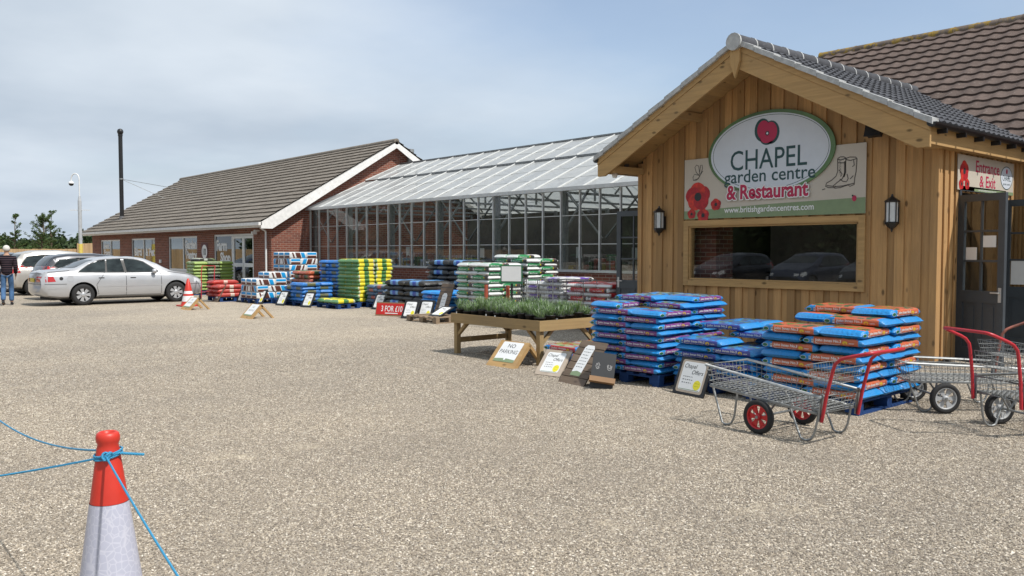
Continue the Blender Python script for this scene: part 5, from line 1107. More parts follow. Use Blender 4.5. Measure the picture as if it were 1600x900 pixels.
def faint(m, w, h): z = .003; m.poly(rrect(-w * .38, h * .2, w * .38, h * .97, .02), z, 1); m.poly([(-w * .38, h * .2), (w * .38, h * .2), (w * .38, h * .28), (-w * .38, h * .28)], z + .001, 3); m.text('NO', h * .13, 0, h * .72, z + .001, 10, 0, w * .22); m.text('PARKING', h * .13, 0, h * .5, z + .001, 10, 0, w * .55)
aframe(8.20, 23.05, R(0), .58, .45, 'small wooden A-frame with white notice beside the traffic cone and car', faint)
aframe(8.22, 19.12, R(0), .56, .45, 'small wooden A-frame with white notice alone on the gravel', faint)
lean('offer_board', (7.34, 7.77, .008), R(7), .42, .40, 42, 'pale plywood board reading Chapel Offers beside the NO PARKING A-frame', offer, 6)
lean('offer_board', (7.50, 5.68, .008), R(-8), .47, .42, 22, 'black framed board reading Chapel Offers leaning on the navy printed bags', lambda m, w, h: (m.poly(rrect(-w * .42, h * .06, w * .42, h * .95, .03), .002, 6), offer(m, w, h)), 5)
# slatted board
e = empty('slatted_board', (7.10, 7.10, .0), R(-6), 'dark slatted wooden board with a tall white notice leaning on purple bags', 'board'); T_ = Matrix.Rotation(R(38), 4, 'Y') @ frame((0, 0, 0), (0, -1, 0), (0, 0, 1)); m = MB(); m.T = T_
for k in range(6): m.box(-.24, .24, k * .105, k * .105 + .095, -.02, 0, 0)
m.build('slats', Mt['oldwood'], e); m = MB(); m.T = T_; m.box(-.2, -.15, .02, .6, -.045, -.021); m.box(.15, .2, .02, .6, -.045, -.021); m.build('battens', Mt['oldwood'], e)
m = MB(); m.T = T_; z = .003; m.poly([(-.10, .12), (.08, .12), (.08, .52), (.05, .56), (-.07, .56), (-.10, .52)], z, 1); m.poly([(-.10, .12), (.08, .12), (.08, .17), (-.01, .19), (-.10, .17)], z + .001, 3); lines(m, -.08, .07, .22, .52, 7, z + .001, 2, 7, .009); m.build('notice', BMATS, e)
# chalkboard with ledge
def chalk(m, w, h):
    rr = random.Random(3)
    for cx in (-.07, .07):
        for k in range(16): a = rr.uniform(0, 6.28); r_ = rr.uniform(.2, 1); m.line([(cx + .032 * r_ * math.cos(a), h * .62 + .05 * r_ * math.sin(a)), (cx + .03 * r_ * math.cos(a + 1.2), h * .62 + .05 * r_ * math.sin(a + 1.2))], .005, .002 + .0002 * k, 10)
e, T_ = lean('chalkboard', (7.12, 6.62, .005), R(48), .27, .44, 26, 'small black chalkboard with brown ledge leaning against the slatted board', chalk, 9, roll=9)
m = MB(); m.T = T_; m.box(-.15, .15, .06, .085, 0, .07, 12); m.box(-.15, .15, .085, .12, .055, .07, 12); m.build('ledge', BMATS, e)
# black framed offer boards along the pallets
far = [(10.86, 25.25, .0), (10.90, 24.1, -8), (11.05, 22.95, -10), (11.25, 21.72, -6), (12.30, 19.65, -8), (11.22, 16.52, 2), (11.5, 16.28, 2)]
wd = ['before the low white bales at their shop end', 'before the low white bales at their porch end', 'before the low blue bags', 'beside the single layer of yellow bags', 'behind the red 3 FOR £10 board', 'immediately beside the red 3 FOR £10 board', 'between the 3 FOR £10 board and the old wooden pallet']
for (x, y, a), w_ in zip(far, wd): lean('offer_board', (x - .12, y, .004), R(a + 22), .40, .48, 28, 'black offer board ' + w_, offer, 5, group='black framed offer boards along the pallets')
lean('slatted_board', (10.2, 25.95, .004), R(-5), .42, .62, 28, 'weathered grey board with white notice leaning on the red bags', lambda m, w, h: (m.poly(rrect(-w * .25, h * .2, w * .25, h * .7, .02), .003, 1), lines(m, -w * .2, w * .2, h * .3, h * .62, 4, .004)), 8)
def three(m, w, h):
    m.poly([(-w * .48, h * .1), (w * .48, h * .1), (w * .48, h * .92), (-w * .48, h * .92)], .003, 11); m.text('3 FOR £10', h * .42, 0, h * .34, .004, 1, .02, w * .66); m.poly([(-w * .2, h * .17), (w * .2, h * .17), (w * .2, h * .24), (-w * .2, h * .24)], .004, 1)
lean('price_board', (11.2, 17.4, .004), R(22), .95, .34, 12, 'red 3 FOR £10 board in a wooden frame before the black bags', three, 12)
lean('slatted_board', (11.55, 15.85, .15), R(0), .48, .72, 20, 'brown slatted board with white notice standing behind the old wooden pallet', lambda m, w, h: ([m.poly([(-w * .5, h * k / 7), (w * .5, h * k / 7), (w * .5, h * k / 7 + .012), (-w * .5, h * k / 7 + .012)], .002, 5) for k in range(1, 7)], m.poly([(-w * .2, h * .12), (w * .2, h * .12), (w * .2, h * .6), (w * .1, h * .68), (-w * .1, h * .68), (-w * .2, h * .6)], .004, 1), lines(m, -w * .15, w * .15, h * .2, h * .6, 4, .005)), 8)
pallet(10.75, 14.9, .8, 1.15, 'bare wooden pallet beside the plant table', Mt['palwood'], None)
lean('offer_board', (10.95, 15.25, .147), R(10), .38, .5, 68, 'black framed offer board lying tilted on the bare wooden pallet', offer, 5)
# white board on a post
e = empty('post_sign', (11.25, 12.95, 0), 0, 'blank white board in a green frame on a black post behind the plants', 'sign')
m = MB(); m.tube([(0, 0, .05), (0, 0, 1.0)], .025, 8); m.lathe([(0, 0), (.16, 0), (.16, .02), (.03, .06), (0, .06)], 16); m.build('post', Mt['black'], e); rz_ = R(35)
m = MB(); m.T = Matrix.Translation((0, 0, .98)) @ Matrix.Rotation(rz_, 4, 'Z') @ frame((-.03, 0, 0), (0, -1, 0), (0, 0, 1)); m.box(-.23, .23, -.05, .33, -.015, 0); m.build('frame', plain('green_frame', (.02, .13, .06), .4), e)
m2 = MB(); m2.T = m.T; m2.box(-.205, .205, .0, .305, .001, .005); m2.build('face', Mt['paper'], e)
# orange topped posts behind the plants
for (x, y, w_) in ((11.3, 13.84, 'shop side one of the two'), (11.3, 13.13, 'porch side one of the two')):
    e = empty('marker_post', (x, y, 0), 0, 'stubby orange topped post rising behind the potted plants, ' + w_, 'post', 'orange topped posts behind the plants'); m = MB(); m.tube([(0, 0, 0), (0, 0, .62)], .03, 8); m.build('post', Mt['black'], e); m = MB(); m.tube([(0, 0, .5), (0, 0, .88)], [.045, .038], 10); m.build('cap', plain('orange_sleeve', (.34, .07, .035), .6), e)

# ================================================================ CONES AND ROPE
def cone_thing(x, y, h, label, big):
    e = empty('traffic_cone', (x, y, 0), 0, label, 'cone'); rb = .19 * h / .75 if not big else .145; rt = .028 * h / .75 if not big else .038; zc = h * (.665 if big else .55)
    rz = lambda z: rb + (rt - rb) * (z - .04) / (h - .07)
    og = plain('cone_red_plastic' if big else 'cone_orange_plastic', (.52, .032, .018), .42, vary=.1, scale=5, bump=.15)
    m = MB(); m.lathe([(rz(zc), zc), (rz(h - .07), h - .07), (rt + .001, h - .05), (rt + .007, h - .038), (rt + .008, h - .02), (rt + .004, h - .006), (rt - .004, h), (rt - .012, h - .004), (rt - .014, h - .06)] if big else [(rz(zc), zc), (rt, h - .01), (rt - .01, h), (0, h)], 40); m.build('cone_top', og, e)
    t = NT('reflective_sleeve'); c = t.coord(); x3 = t.xyz(c); an = t.math('ARCTAN2', x3[1], x3[0]); cb = t.n('ShaderNodeCombineXYZ'); t.l(t.math('MULTIPLY', an, 3.6), cb.inputs[0]); t.l(t.math('MULTIPLY', x3[2], 34.), cb.inputs[1])
    vd = t.voro(cb.outputs[0], 1.0, 'Distance', 'DISTANCE_TO_EDGE'); vd.node.inputs['Randomness'].default_value = .75; v = t.mix(t.ramp(vd, [(.02, .5), (.08, 0.)]), (.42, .43, .52), (.62, .62, .68)); v = t.mix(t.math('MULTIPLY', t.noise(c, 14, 5), .3), v, (.4, .42, .52)); t.bump(vd, .2, .002)
    mt = t.set(v, .3, 0, .6) if big else Mt['paper']
    z0 = .16 if big else .14; m = MB(); m.lathe([(rz(z0) + .002, z0), (rz(zc) + .002, zc - .001)], 40); m.build('reflective_sleeve', mt, e)
    m = MB(); m.lathe([(rz(.03) + .02, .03), (rz(.05), .06), (rz(z0), z0)], 40); s_ = rb + .07; m.prism([(px, py, 0) for px, py in rrect(-s_, -s_, s_, s_, .06)], (0, 0, .035)); m.build('base', og if not big else Mt['rubber'], e)
    if not big: m = MB(); m.lathe([(rz(.30) + .004, .30), (rz(.36) + .004, .36)], 20); m.build('band', og, e)
    return e
CX, CY, CH = .985, 3.66, .86
cone_thing(CX, CY, CH, 'large red and white traffic cone tied with blue rope, close to the viewer', True)
cone_thing(8.85, 24.5, .80, 'small orange and white traffic cone beside the silver saloon', False)
t = NT('blue_rope_strands'); c = t.coord('Object'); x3 = t.xyz(c); w = t.math('SINE', t.math('MULTIPLY', t.math('ADD', t.math('ADD', x3[0], x3[1]), t.math('MULTIPLY', x3[2], 1.3)), 700.)); t.bump(w, .8, .003)
Mt['rope'] = t.set(t.mix(t.math('MULTIPLY_ADD', w, .25, .35, clamp=True), (.03, .30, .58), (.10, .50, .78)), .5)
zt = CH - .085; rr0 = .053
F_ = Vector((.656, .755, 0)); R_ = Vector((.755, -.656, 0))
def cpt(fwd, rt, z): return Vector((CX, CY, 0)) + F_ * fwd + R_ * rt + Vector((0, 0, z))
rp_ = MB()
loop = [cpt(rr0 * math.sin(a), rr0 * math.cos(a), zt + .012 * math.sin(a + 1)) for a in [2 * PI * i / 24 for i in range(24)]]; rp_.tube(loop, .0044, 8, closed=True); rp_.tube([p + Vector((0, 0, -.014)) for p in loop], .0044, 8, closed=True)
k0 = cpt(-.056, .018, zt - .005)
for q in range(3): rp_.tube([k0 + Vector((.014 * math.cos(a) + .004 * q, .010 * math.sin(a), .014 * math.sin(a + q * 1.3))) for a in [2 * PI * i / 12 for i in range(12)]], .005, 7, closed=True)
def sag(a, b, s_, n=22): return [a.lerp(b, i / n) - Vector((0, 0, 4 * s_ * (i / n) * (1 - i / n))) for i in range(n + 1)]
rp_.tube(sag(k0, Vector((0.970, 2.537, 0.434)), .015), .0044, 8)
rp_.tube(sag(k0, Vector((0.552, 4.237, 0.612)), .006), .0044, 8)
rp_.tube(sag(cpt(.03, -.06, zt), Vector((0.940, 7.085, 0.657)), .12), .0044, 8)
tl = Vector((1.114, 3.624, 0.751)); rp_.tube([k0, k0.lerp(tl, .33) + Vector((0, 0, .012)), k0.lerp(tl, .66) + Vector((0, 0, .006)), tl], .0056, 8)
rp_.build('rope', Mt['rope'], label='bright blue rope knotted round the cone top and stretched away', cat='rope')

# ================================================================ TROLLEYS
Mt['redtube'] = plain('red_painted_tube', (.42, .018, .03), .35, vary=.15); Mt['rusttube'] = plain('rust_brown_tube', (.20, .06, .04), .6, vary=.5, scale=9); Mt['redwheel'] = plain('red_wheel_plastic', (.48, .015, .02), .35); Mt['greywheel'] = plain('grey_wheel_plastic', (.40, .41, .42), .45)
Mt['wire'] = plain('dull_wire', (.23, .24, .24), .6, .3, vary=.2, scale=20)
def trolley(loc, yaw, label, hmat, wmat, tilt=0, wy=.55):
    """local: +Y is the nose, -Y the handle, X across; wheels at y = .55"""
    e = empty('garden_trolley', loc, yaw, label, 'trolley', 'wire garden trolleys by the porch'); W_, L_ = .56, 1.12; z0, h = .30, .17; G_ = Mt['galv']
    Tt = Matrix.Translation((0, .55, z0)) @ Matrix.Rotation(R(tilt), 4, 'X') @ Matrix.Translation((0, -.55, -z0))
    m = MB(); m.T = Tt; r_ = .0125
    m.tube([(0, 0, z0), (W_, 0, z0), (W_, L_, z0), (0, L_, z0)], r_, 8, closed=True)
    for y in (.38, .75): m.tube([(0, y, z0 + .002), (W_, y, z0 + .002)], .011, 8)
    m.build('deck_frame', G_, e)
    m = MB(); m.T = Tt; fl_ = .05; top_ = [(-.03, -.02, z0 + h - .02), (W_ + .03, -.02, z0 + h - .02), (W_ + .03, L_ + fl_, z0 + h + .02), (-.03, L_ + fl_, z0 + h + .02)]; m.tube(top_, r_, 8, closed=True); m.build('rim_tube', G_, e)
    m = MB(); m.T = Tt; wr = .0028
    for i in range(12): x = W_ * i / 11; m.tube([(x, 0, z0 + .012), (x, L_, z0 + .012)], wr, 4, caps=False)
    for i in range(21): y = L_ * i / 20; m.tube([(0, y, z0 + .016), (W_, y, z0 + .016)], wr, 4, caps=False)
    B0 = [(0, 0), (W_, 0), (W_, L_), (0, L_)]
    for q in range(4):
        a, b = Vector((*B0[q], z0)), Vector((*B0[(q + 1) % 4], z0)); c, d = Vector(top_[q]), Vector(top_[(q + 1) % 4]); n = max(2, round((b - a).length / .053))
        for i in range(n + 1): m.tube([a.lerp(b, i / n), c.lerp(d, i / n)], wr, 4, caps=False)
        for k in (1, 2, 3): m.tube([a.lerp(c, k / 4), b.lerp(d, k / 4)], wr, 4, caps=False)
    m.build('wire_basket', Mt['wire'], e)
    for y0, y1, zz_ in ((-.0, .30, 0), (L_ - .30, L_, 0)):
        for x in (.03, W_ - .03):
            m = MB(); a = Tt @ Vector((x, y0 + .02, z0)); b = Tt @ Vector((x, y1, z0)); lo = .008
            pts = [a, (x, a.y + .03, .10)] + [(x, a.y + .12 + .075 * math.cos(t_), .075 + (.067) * math.sin(t_)) for t_ in [PI + PI * .72 * i / 6 for i in range(1, 7)]] + [b]
            m.tube(pts, .010, 7); m.build('leg', G_, e)
    m = MB(); m.tube([(-.045, wy, .152), (W_ + .045, wy, .152)], .011, 8)
    for x in (.06, W_ - .06): m.tube([(x, wy, .152), Tt @ Vector((x, wy - .11, z0))], .009, 6); m.tube([(x, wy, .152), Tt @ Vector((x, wy + .11, z0))], .009, 6)
    m.build('axle', G_, e)
    for x in (-.055, W_ + .055):
        w = MB(); R0 = .15; w.lathe([(.105, -.022), (.125, -.03), (.143, -.024), (R0, -.012), (R0, .012), (.143, .024), (.125, .03), (.105, .022)], 32, (x, wy, R0 + .002), 'x'); wh = w.build('wheel', Mt['rubber'], e)
        d = MB(); d.lathe([(.108, -.022), (.098, -.024), (.094, -.008), (.094, .008), (.098, .024), (.108, .022)], 32, (x, wy, R0 + .002), 'x'); d.lathe([(0, -.026), (.026, -.024), (.03, -.01), (.03, .01), (.026, .024), (0, .026)], 16, (x, wy, R0 + .002), 'x')
        for k in range(6):
            a = 2 * PI * k / 6; c = Vector((x, wy, R0 + .002)); P = []
            for (rr_, da) in ((.026, .38), (.096, .30), (.096, -.30), (.026, -.38)): P.append(c + Vector((-.007, rr_ * math.cos(a + da), rr_ * math.sin(a + da))))
            d.prism(P, (.014, 0, 0))
        d.build('rim', wmat, wh); d = MB(); d.tube([(x - .034, wy, R0 + .002), (x + .034, wy, R0 + .002)], .014, 10); d.build('hub', Mt['galv'], wh)
    m = MB(); m.T = Tt; rt_ = .0145
    lp = [(0.0, -.03, z0 - .06), (0.0, -.05, z0 + .16), (0, -.085, z0 + .38), (0, -.10, z0 + .44), (.0, -.14, z0 + .485), (.0, -.19, z0 + .51), (.0, -.34, z0 + .565), (.02, -.375, z0 + .578), (.05, -.385, z0 + .582)]
    full = lp + [(W_ - x, y, z) for x, y, z in reversed(lp)]; m.tube(full, rt_, 10); m.build('handle', hmat, e)
    m = MB(); m.T = Tt
    for x in (.0, W_): m.box(x - .02, x + .02, -.018, -.006, z0 - .06, z0 + h)
    m.build('handle_brackets', G_, e)
    m = MB(); m.T = Tt; zb = z0 + .25; bt = [(.02, -.06, zb + .13), (W_ - .02, -.06, zb + .13), (W_ - .02, .17, zb + .13), (.02, .17, zb + .13)]; bb_ = [(.04, -.04, zb), (W_ - .04, -.04, zb), (W_ - .04, .14, zb), (.04, .14, zb)]
    m.tube(bt, .004, 6, closed=True); m.tube(bb_, .003, 5, closed=True)
    for q in range(4):
        a, b, c, d = map(Vector, (bb_[q], bb_[(q + 1) % 4], bt[q], bt[(q + 1) % 4])); n = max(3, round((b - a).length / .04))
        for i in range(n): m.tube([a.lerp(b, i / n), c.lerp(d, i / n)], .0019, 4, caps=False)
        for k in (1, 2): m.tube([a.lerp(c, k / 3), b.lerp(d, k / 3)], .0019, 4, caps=False)
    for i in range(1, 12): x = .04 + (W_ - .08) * i / 12; m.tube([(x, -.04, zb), (x, .14, zb)], .0019, 4, caps=False)
    m.build('small_basket', Mt['wire'], e)
    return e
trolley((6.42, 3.52, 0), R(-3), 'wire trolley with red handle and red wheels before the orange bags', Mt['redtube'], Mt['redwheel'], 5)
trolley((9.22, 2.90, 0), R(49), 'wire trolley with grey wheels and rusty handle between orange bags and grey door', Mt['rusttube'], Mt['greywheel'], 1, .80)
trolley((8.16, 2.95, 0), R(-120), 'wire trolley with bright red handle and grey wheels at the end of the trolley row', Mt['redtube'], Mt['greywheel'], -2, .30)
# small green stack trolley behind the car
e = empty('sack_truck', (10.15, 26.4, 0), R(-35), 'thin red framed sack truck standing by the lime green bags', 'trolley'); m = MB()
for x in (-.2, .2): m.tube([(x, 0, .1), (x, .05, .9), (x, .16, 1.12)], .014, 6)
m.tube([(-.2, .16, 1.12), (.2, .16, 1.12)], .014, 6)
for z in (.3, .6): m.tube([(-.2, .02, z), (.2, .02, z)], .01, 6)
m.build('frame', Mt['redtube'], e); m = MB(); m.box(-.2, .2, -.22, 0, .02, .03); m.build('toe_plate', Mt['galv'], e)
for x in (-.25, .25): m = MB(); m.lathe([(0, -.02), (.1, -.02), (.11, 0), (.1, .02), (0, .02)], 16, (x, .05, .112), 'x'); m.build('wheel', Mt['rubber'], e)
# roll cages before the red and white bags
for k, (x, y, w_) in enumerate(((11.6, 12.55, 'before the violet bags'), (11.9, 11.55, 'before the red and white bags'))):
    e = empty('roll_cage', (x, y, 0), R(4 * k), 'grey wire roll cage ' + w_, 'cage', 'wire roll cages'); m = MB(); w1, d1, h1 = .42, .8, 1.02
    for a in (0, w1):
        for b in (0, d1): m.tube([(a, b, .12), (a, b, h1)], .011, 6)
    for z in (.16, h1): m.tube([(0, 0, z), (w1, 0, z), (w1, d1, z), (0, d1, z)], .009, 6, closed=True)
    m.build('frame', Mt['galv'], e); m = MB()
    for i in range(1, 14):
        y_ = d1 * i / 14
        for a in (0, w1): m.tube([(a, y_, .16), (a, y_, h1)], .0028, 4, caps=False)
    for i in range(1, 7):
        for b in (0, d1): m.tube([(w1 * i / 7, b, .16), (w1 * i / 7, b, h1)], .0028, 4, caps=False)
    for z in (.36, .58, .8): m.tube([(0, 0, z), (w1, 0, z), (w1, d1, z), (0, d1, z)], .0028, 4, closed=True)
    m.build('mesh_panel', Mt['galv'], e)
    for a in (0, w1):
        for b in (0, d1): m = MB(); m.lathe([(0, -.012), (.05, -.012), (.05, .012), (0, .012)], 12, (a, b, .052), 'x'); m.build('castor', Mt['rubber'], e)
# pale stones by the grey door
rr = random.Random(6); stm = plain('pale_stones', (.45, .41, .35), .8, vary=.3)
m = MB()
for k in range(220):
    x = rr.uniform(12.9, 16.5); y = rr.uniform(3.4, 4.75); s_ = rr.uniform(.015, .05); V = []
    for q in range(12):
        ph = math.acos(1 - 2 * (q + .5) / 12); th_ = PI * 3.236 * q; V.append((x + s_ * math.sin(ph) * math.cos(th_) * rr.uniform(.8, 1.2), y + s_ * math.sin(ph) * math.sin(th_), s_ * .4 + s_ * .6 * math.cos(ph)))
    bmt = bmesh.new(); vs = [bmt.verts.new(v) for v in V]; r_ = bmesh.ops.convex_hull(bmt, input=vs); bmt.verts.index_update(); m.add([v.co.copy() for v in bmt.verts], [tuple(v.index for v in f.verts) for f in bmt.faces]); bmt.free()
m.build('pebbles', stm, label='pale rounded stones spread beside the grey doors', cat='stones', kind='stuff')
# ================================================================ CARS
def evalmesh(ob):
    dg = bpy.context.evaluated_depsgraph_get(); me = bpy.data.meshes.new_from_object(ob.evaluated_get(dg)); return me
def interp(tab, x):
    if x <= tab[0][0]: return tab[0][1]
    for (a, u), (b, v) in zip(tab, tab[1:]):
        if x <= b: t_ = (x - a) / (b - a); t_ = t_ * t_ * (3 - 2 * t_) * .35 + t_ * .65; return u + (v - u) * t_
    return tab[-1][1]
def car(loc, yaw, spec, label):
    """local +X is the nose; origin on the ground below the rear axle's centre"""
    e = empty(spec.get('name', 'parked_car'), loc, yaw, label, 'car', 'cars parked nose in to the farm shop'); xr, xf = spec['rear'], spec['front']; Wd = spec['w'] / 2; wb = spec['wb']; rw = spec['rw']
    N = 64; xs = [xr + (xf - xr) * i / (N - 1) for i in range(N)]; V = []; nr = 15
    for x in xs:
        zt = interp(spec['top'], x); zb = interp(spec['bot'], x); bl = min(interp(spec['belt'], x), zt - .002); w = Wd * interp(spec['plan'], x); gh_ = max(0, zt - bl); 
        wr_ = w * (.93 - .20 * min(1, gh_ / .5)); P = [(0, zb), (w * .80, zb), (w * .93, zb + .05), (w * .985, zb + .16), (w * 1.0, zb + (bl - zb) * .48), (w * .998, zb + (bl - zb) * .66), (w * .98, bl - .07), (w * .945, bl - .012)]
        if gh_ > .04: P += [(w * .925, bl + .004), (w * .925 + (wr_ - w * .925) * .5, bl + gh_ * .45), (wr_ + .01, bl + gh_ * .84), (wr_ - .05, bl + gh_ * .955), (wr_ * .72, zt - .004), (wr_ * .35, zt + .012), (0, zt + .016)]
        else: P += [(w * .915, bl + .006 + gh_ * .3), (w * .86, bl + .014 + gh_ * .5), (w * .76, zt + .004), (w * .62, zt + .010), (w * .45, zt + .016), (w * .2, zt + .022), (0, zt + .024)]
        V.append(P)
    verts = []; F = []
    M_ = 2 * nr - 2
    for i, x in enumerate(xs):
        P = V[i]; nose = spec.get('nose', 0)
        for (y, z) in P: verts.append((x, y, z))
        for (y, z) in P[-2:0:-1]: verts.append((x, -y, z))
    for i in range(N - 1):
        for k in range(M_): F.append((i * M_ + k, i * M_ + (k + 1) % M_, (i + 1) * M_ + (k + 1) % M_, (i + 1) * M_ + k))
    F.append(tuple(range(M_))[::-1]); F.append(tuple((N - 1) * M_ + k for k in range(M_)))
    # bend the ends round in plan so bumpers are curved
    for i, (x, y, z) in enumerate(verts):
        d0 = (x - xr); d1 = (xf - x); q = (y / Wd) ** 2
        if d0 < .5: x += .10 * q * (1 - d0 / .5)
        if d1 < .6: x -= .20 * q * (1 - d1 / .6)
        verts[i] = (x, y, z)
    me = bpy.data.meshes.new('body'); me.from_pydata(verts, [], F); me.update(); bm = bmesh.new(); bm.from_mesh(me); bmesh.ops.recalc_face_normals(bm, faces=bm.faces); bm.to_mesh(me); bm.free()
    tmp = bpy.data.objects.new('tmp', me); COL.objects.link(tmp); cut = []
    for wx in (0, wb):
        c = MB(); c.tube([(wx, Wd - .26, rw), (wx, Wd + .2, rw)], rw + .062, 40); c.tube([(wx, -Wd + .26, rw), (wx, -Wd - .2, rw)], rw + .062, 40); cut.append(c)
    cm = MB()
    for c in cut: cm.add(c.v, c.f)
    co = cm.build('cut', Mt['dark']); b2 = bmesh.new(); b2.from_mesh(co.data); bmesh.ops.recalc_face_normals(b2, faces=b2.faces); b2.to_mesh(co.data); b2.free()
    me.materials.append(spec['paint']); me.materials.append(Mt['dark']); md = tmp.modifiers.new('b', 'BOOLEAN'); md.operation = 'DIFFERENCE'; md.object = co; md.solver = 'EXACT'; md.material_mode = 'TRANSFER'
    bpy.context.view_layer.update(); res = evalmesh(tmp); bpy.data.objects.remove(tmp); bpy.data.objects.remove(co)
    for p in res.polygons: p.use_smooth = p.material_index == 0
    res.name = 'body'; body = bpy.data.objects.new('body', res); COL.objects.link(body); body.parent = e
    try: res.set_sharp_from_angle(angle=R(38))
    except Exception: pass
    bv = BVHTree.FromPolygons([v.co.copy() for v in me.vertices], [tuple(p.vertices) for p in me.polygons]) if False else BVHTree.FromPolygons([Vector(v) for v in verts], F)
    def decal(name, poly, mat, side, off=.005, parent=body, step=.07, th=0):
        """poly in (x,z) for the sides, (y,z) for rear/front, laid on the bodywork"""
        b = bmesh.new(); vs = [b.verts.new((p[0], p[1], 0)) for p in poly]; b.faces.new(vs)
        xs_ = [p[0] for p in poly]; ys_ = [p[1] for p in poly]
        for ax, lo, hi in ((0, min(xs_), max(xs_)), (1, min(ys_), max(ys_))):
            q = lo + step
            while q < hi: bmesh.ops.bisect_plane(b, geom=b.verts[:] + b.edges[:] + b.faces[:], plane_co=(q, 0, 0) if ax == 0 else (0, q, 0), plane_no=(1, 0, 0) if ax == 0 else (0, 1, 0)); q += step
        bmesh.ops.triangulate(b, faces=b.faces[:]); b.verts.index_update(); P = []; ok = True
        for v in b.verts:
            a, c = v.co.x, v.co.y
            if side in ('L', 'R'): s_ = 1 if side == 'L' else -1; o_, d_ = Vector((a, s_ * 3, c)), Vector((0, -s_, 0))
            else: s_ = -1 if side == 'B' else 1; o_, d_ = Vector(((xr - 2) if s_ < 0 else (xf + 2), a, c)), Vector((-s_, 0, 0))
            h = bv.ray_cast(o_, d_)
            if h[0] is None: h = bv.find_nearest(Vector((a, s_ * Wd, c)) if side in 'LR' else Vector((xr if s_ < 0 else xf, a, c)))
            n_ = h[1]; n_ = n_ if n_.dot(d_) < 0 else -n_; P.append(h[0] + n_ * off)
        mm = MB(); fs_ = [tuple(v.index for v in f.verts) for f in b.faces]
        if side in ('R', 'F'): fs_ = [f[::-1] for f in fs_] if side == 'F' else fs_
        mm.add(P, fs_, 0, True); b.free(); return mm.build(name, mat, parent)
    for s_ in 'LR':
        for nm, poly, mt in spec['side']: decal(nm, poly, mt, s_, {'window': .008, 'window_surround': .005}.get(nm, .004))
    for nm, poly, mt in spec['back']: decal(nm, poly, mt, 'B', .006)
    for nm, poly, mt in spec['nosep']: decal(nm, poly, mt, 'F', .006)
    for y in (Wd * .9, -Wd * .9):                              # mirrors
        m = MB(); x, z = spec['mirror']; s_ = 1 if y > 0 else -1; m.lathe([(0, -.07), (.05, -.06), (.075, -.02), (.08, .03), (.06, .05), (0, .05)], 14, (x, y + s_ * .12, z), 'x'); m.bar((x, y, z - .03), (x, y + s_ * .1, z - .01), .05, .03); m.build('mirror', spec['paint'], e)
    for wx in (0, wb):
        for s_ in (-1, 1):
            yc = s_ * (Wd - .105); m = MB(); m.lathe([(rw * .62, -.09), (rw * .80, -.10), (rw * .95, -.085), (rw, -.05), (rw, .05), (rw * .95, .085), (rw * .80, .10), (rw * .62, .09)], 40, (wx, yc, rw), 'y'); wh = m.build('wheel', Mt['rubber'], e)
            m = MB(); o_ = s_ * .075; m.lathe([(rw * .645, -.085), (rw * .62, -.085), (rw * .6, s_ * .02), (rw * .62, .085), (rw * .645, .085)], 40, (wx, yc, rw), 'y'); m.lathe([(0, 0), (.055, 0), (.07, -s_ * .012), (.07, -s_ * .03)], 20, (wx, yc + o_ + s_ * .012, rw), 'y')
            for k in range(7):
                a = 2 * PI * k / 7; P = []
                for (r_, da) in ((.05, .5), (rw * .62, .27), (rw * .62, -.27), (.05, -.5)): P.append((wx + r_ * math.cos(a + da), yc + o_, rw + r_ * math.sin(a + da)))
                m.prism(P, (0, -s_ * .02, 0))
            m.build('rim', Mt['trim'], wh); m = MB(); m.lathe([(0, 0), (rw * .6, 0)], 24, (wx, yc + s_ * .03, rw), 'y'); m.build('brake_disc', Mt['dark'], wh)
    m = MB(); z_ = .17; m.box(xr + .35, xf - .4, -Wd + .28, Wd - .28, z_, z_ + .08); m.build('underbody', Mt['dark'], e)
    return e
Mt['trim'] = plain('silver_wheel_trim', (.50, .51, .53), .35, .5, vary=.05)
def paint(n, c, metal=.35, r=.3): return plain(n, c, r, metal, .5, .03, 2, coat=.8)
t = NT('car_glass'); Mt['carglass'] = t.set(t.ramp(t.noise(t.coord('Object', (1, 1, 2)), 2.2, 3), [(.4, (.008, .012, .013)), (.7, (.035, .048, .050))]), .05, 0, .5)
Mt['seam'] = plain('door_gap', (.03, .03, .032), .6); Mt['tail'] = plain('red_lamp_lens', (.42, .012, .012), .15, coat=1); Mt['clear'] = plain('clear_lamp_lens', (.55, .58, .6), .12, coat=1); Mt['plate'] = plain('yellow_number_plate', (.62, .5, .05), .4); Mt['fuel'] = plain('dark_badge', (.02, .02, .02), .4); Mt['sticker'] = plain('white_sticker', (.6, .66, .6), .5)
def strip(x0, z0, x1, z1, w): d = Vector((x1 - x0, z1 - z0)).normalized() * w / 2; return [(x0 - d.y, z0 + d.x), (x1 - d.y, z1 + d.x), (x1 + d.y, z1 - d.x), (x0 + d.y, z0 - d.x)]
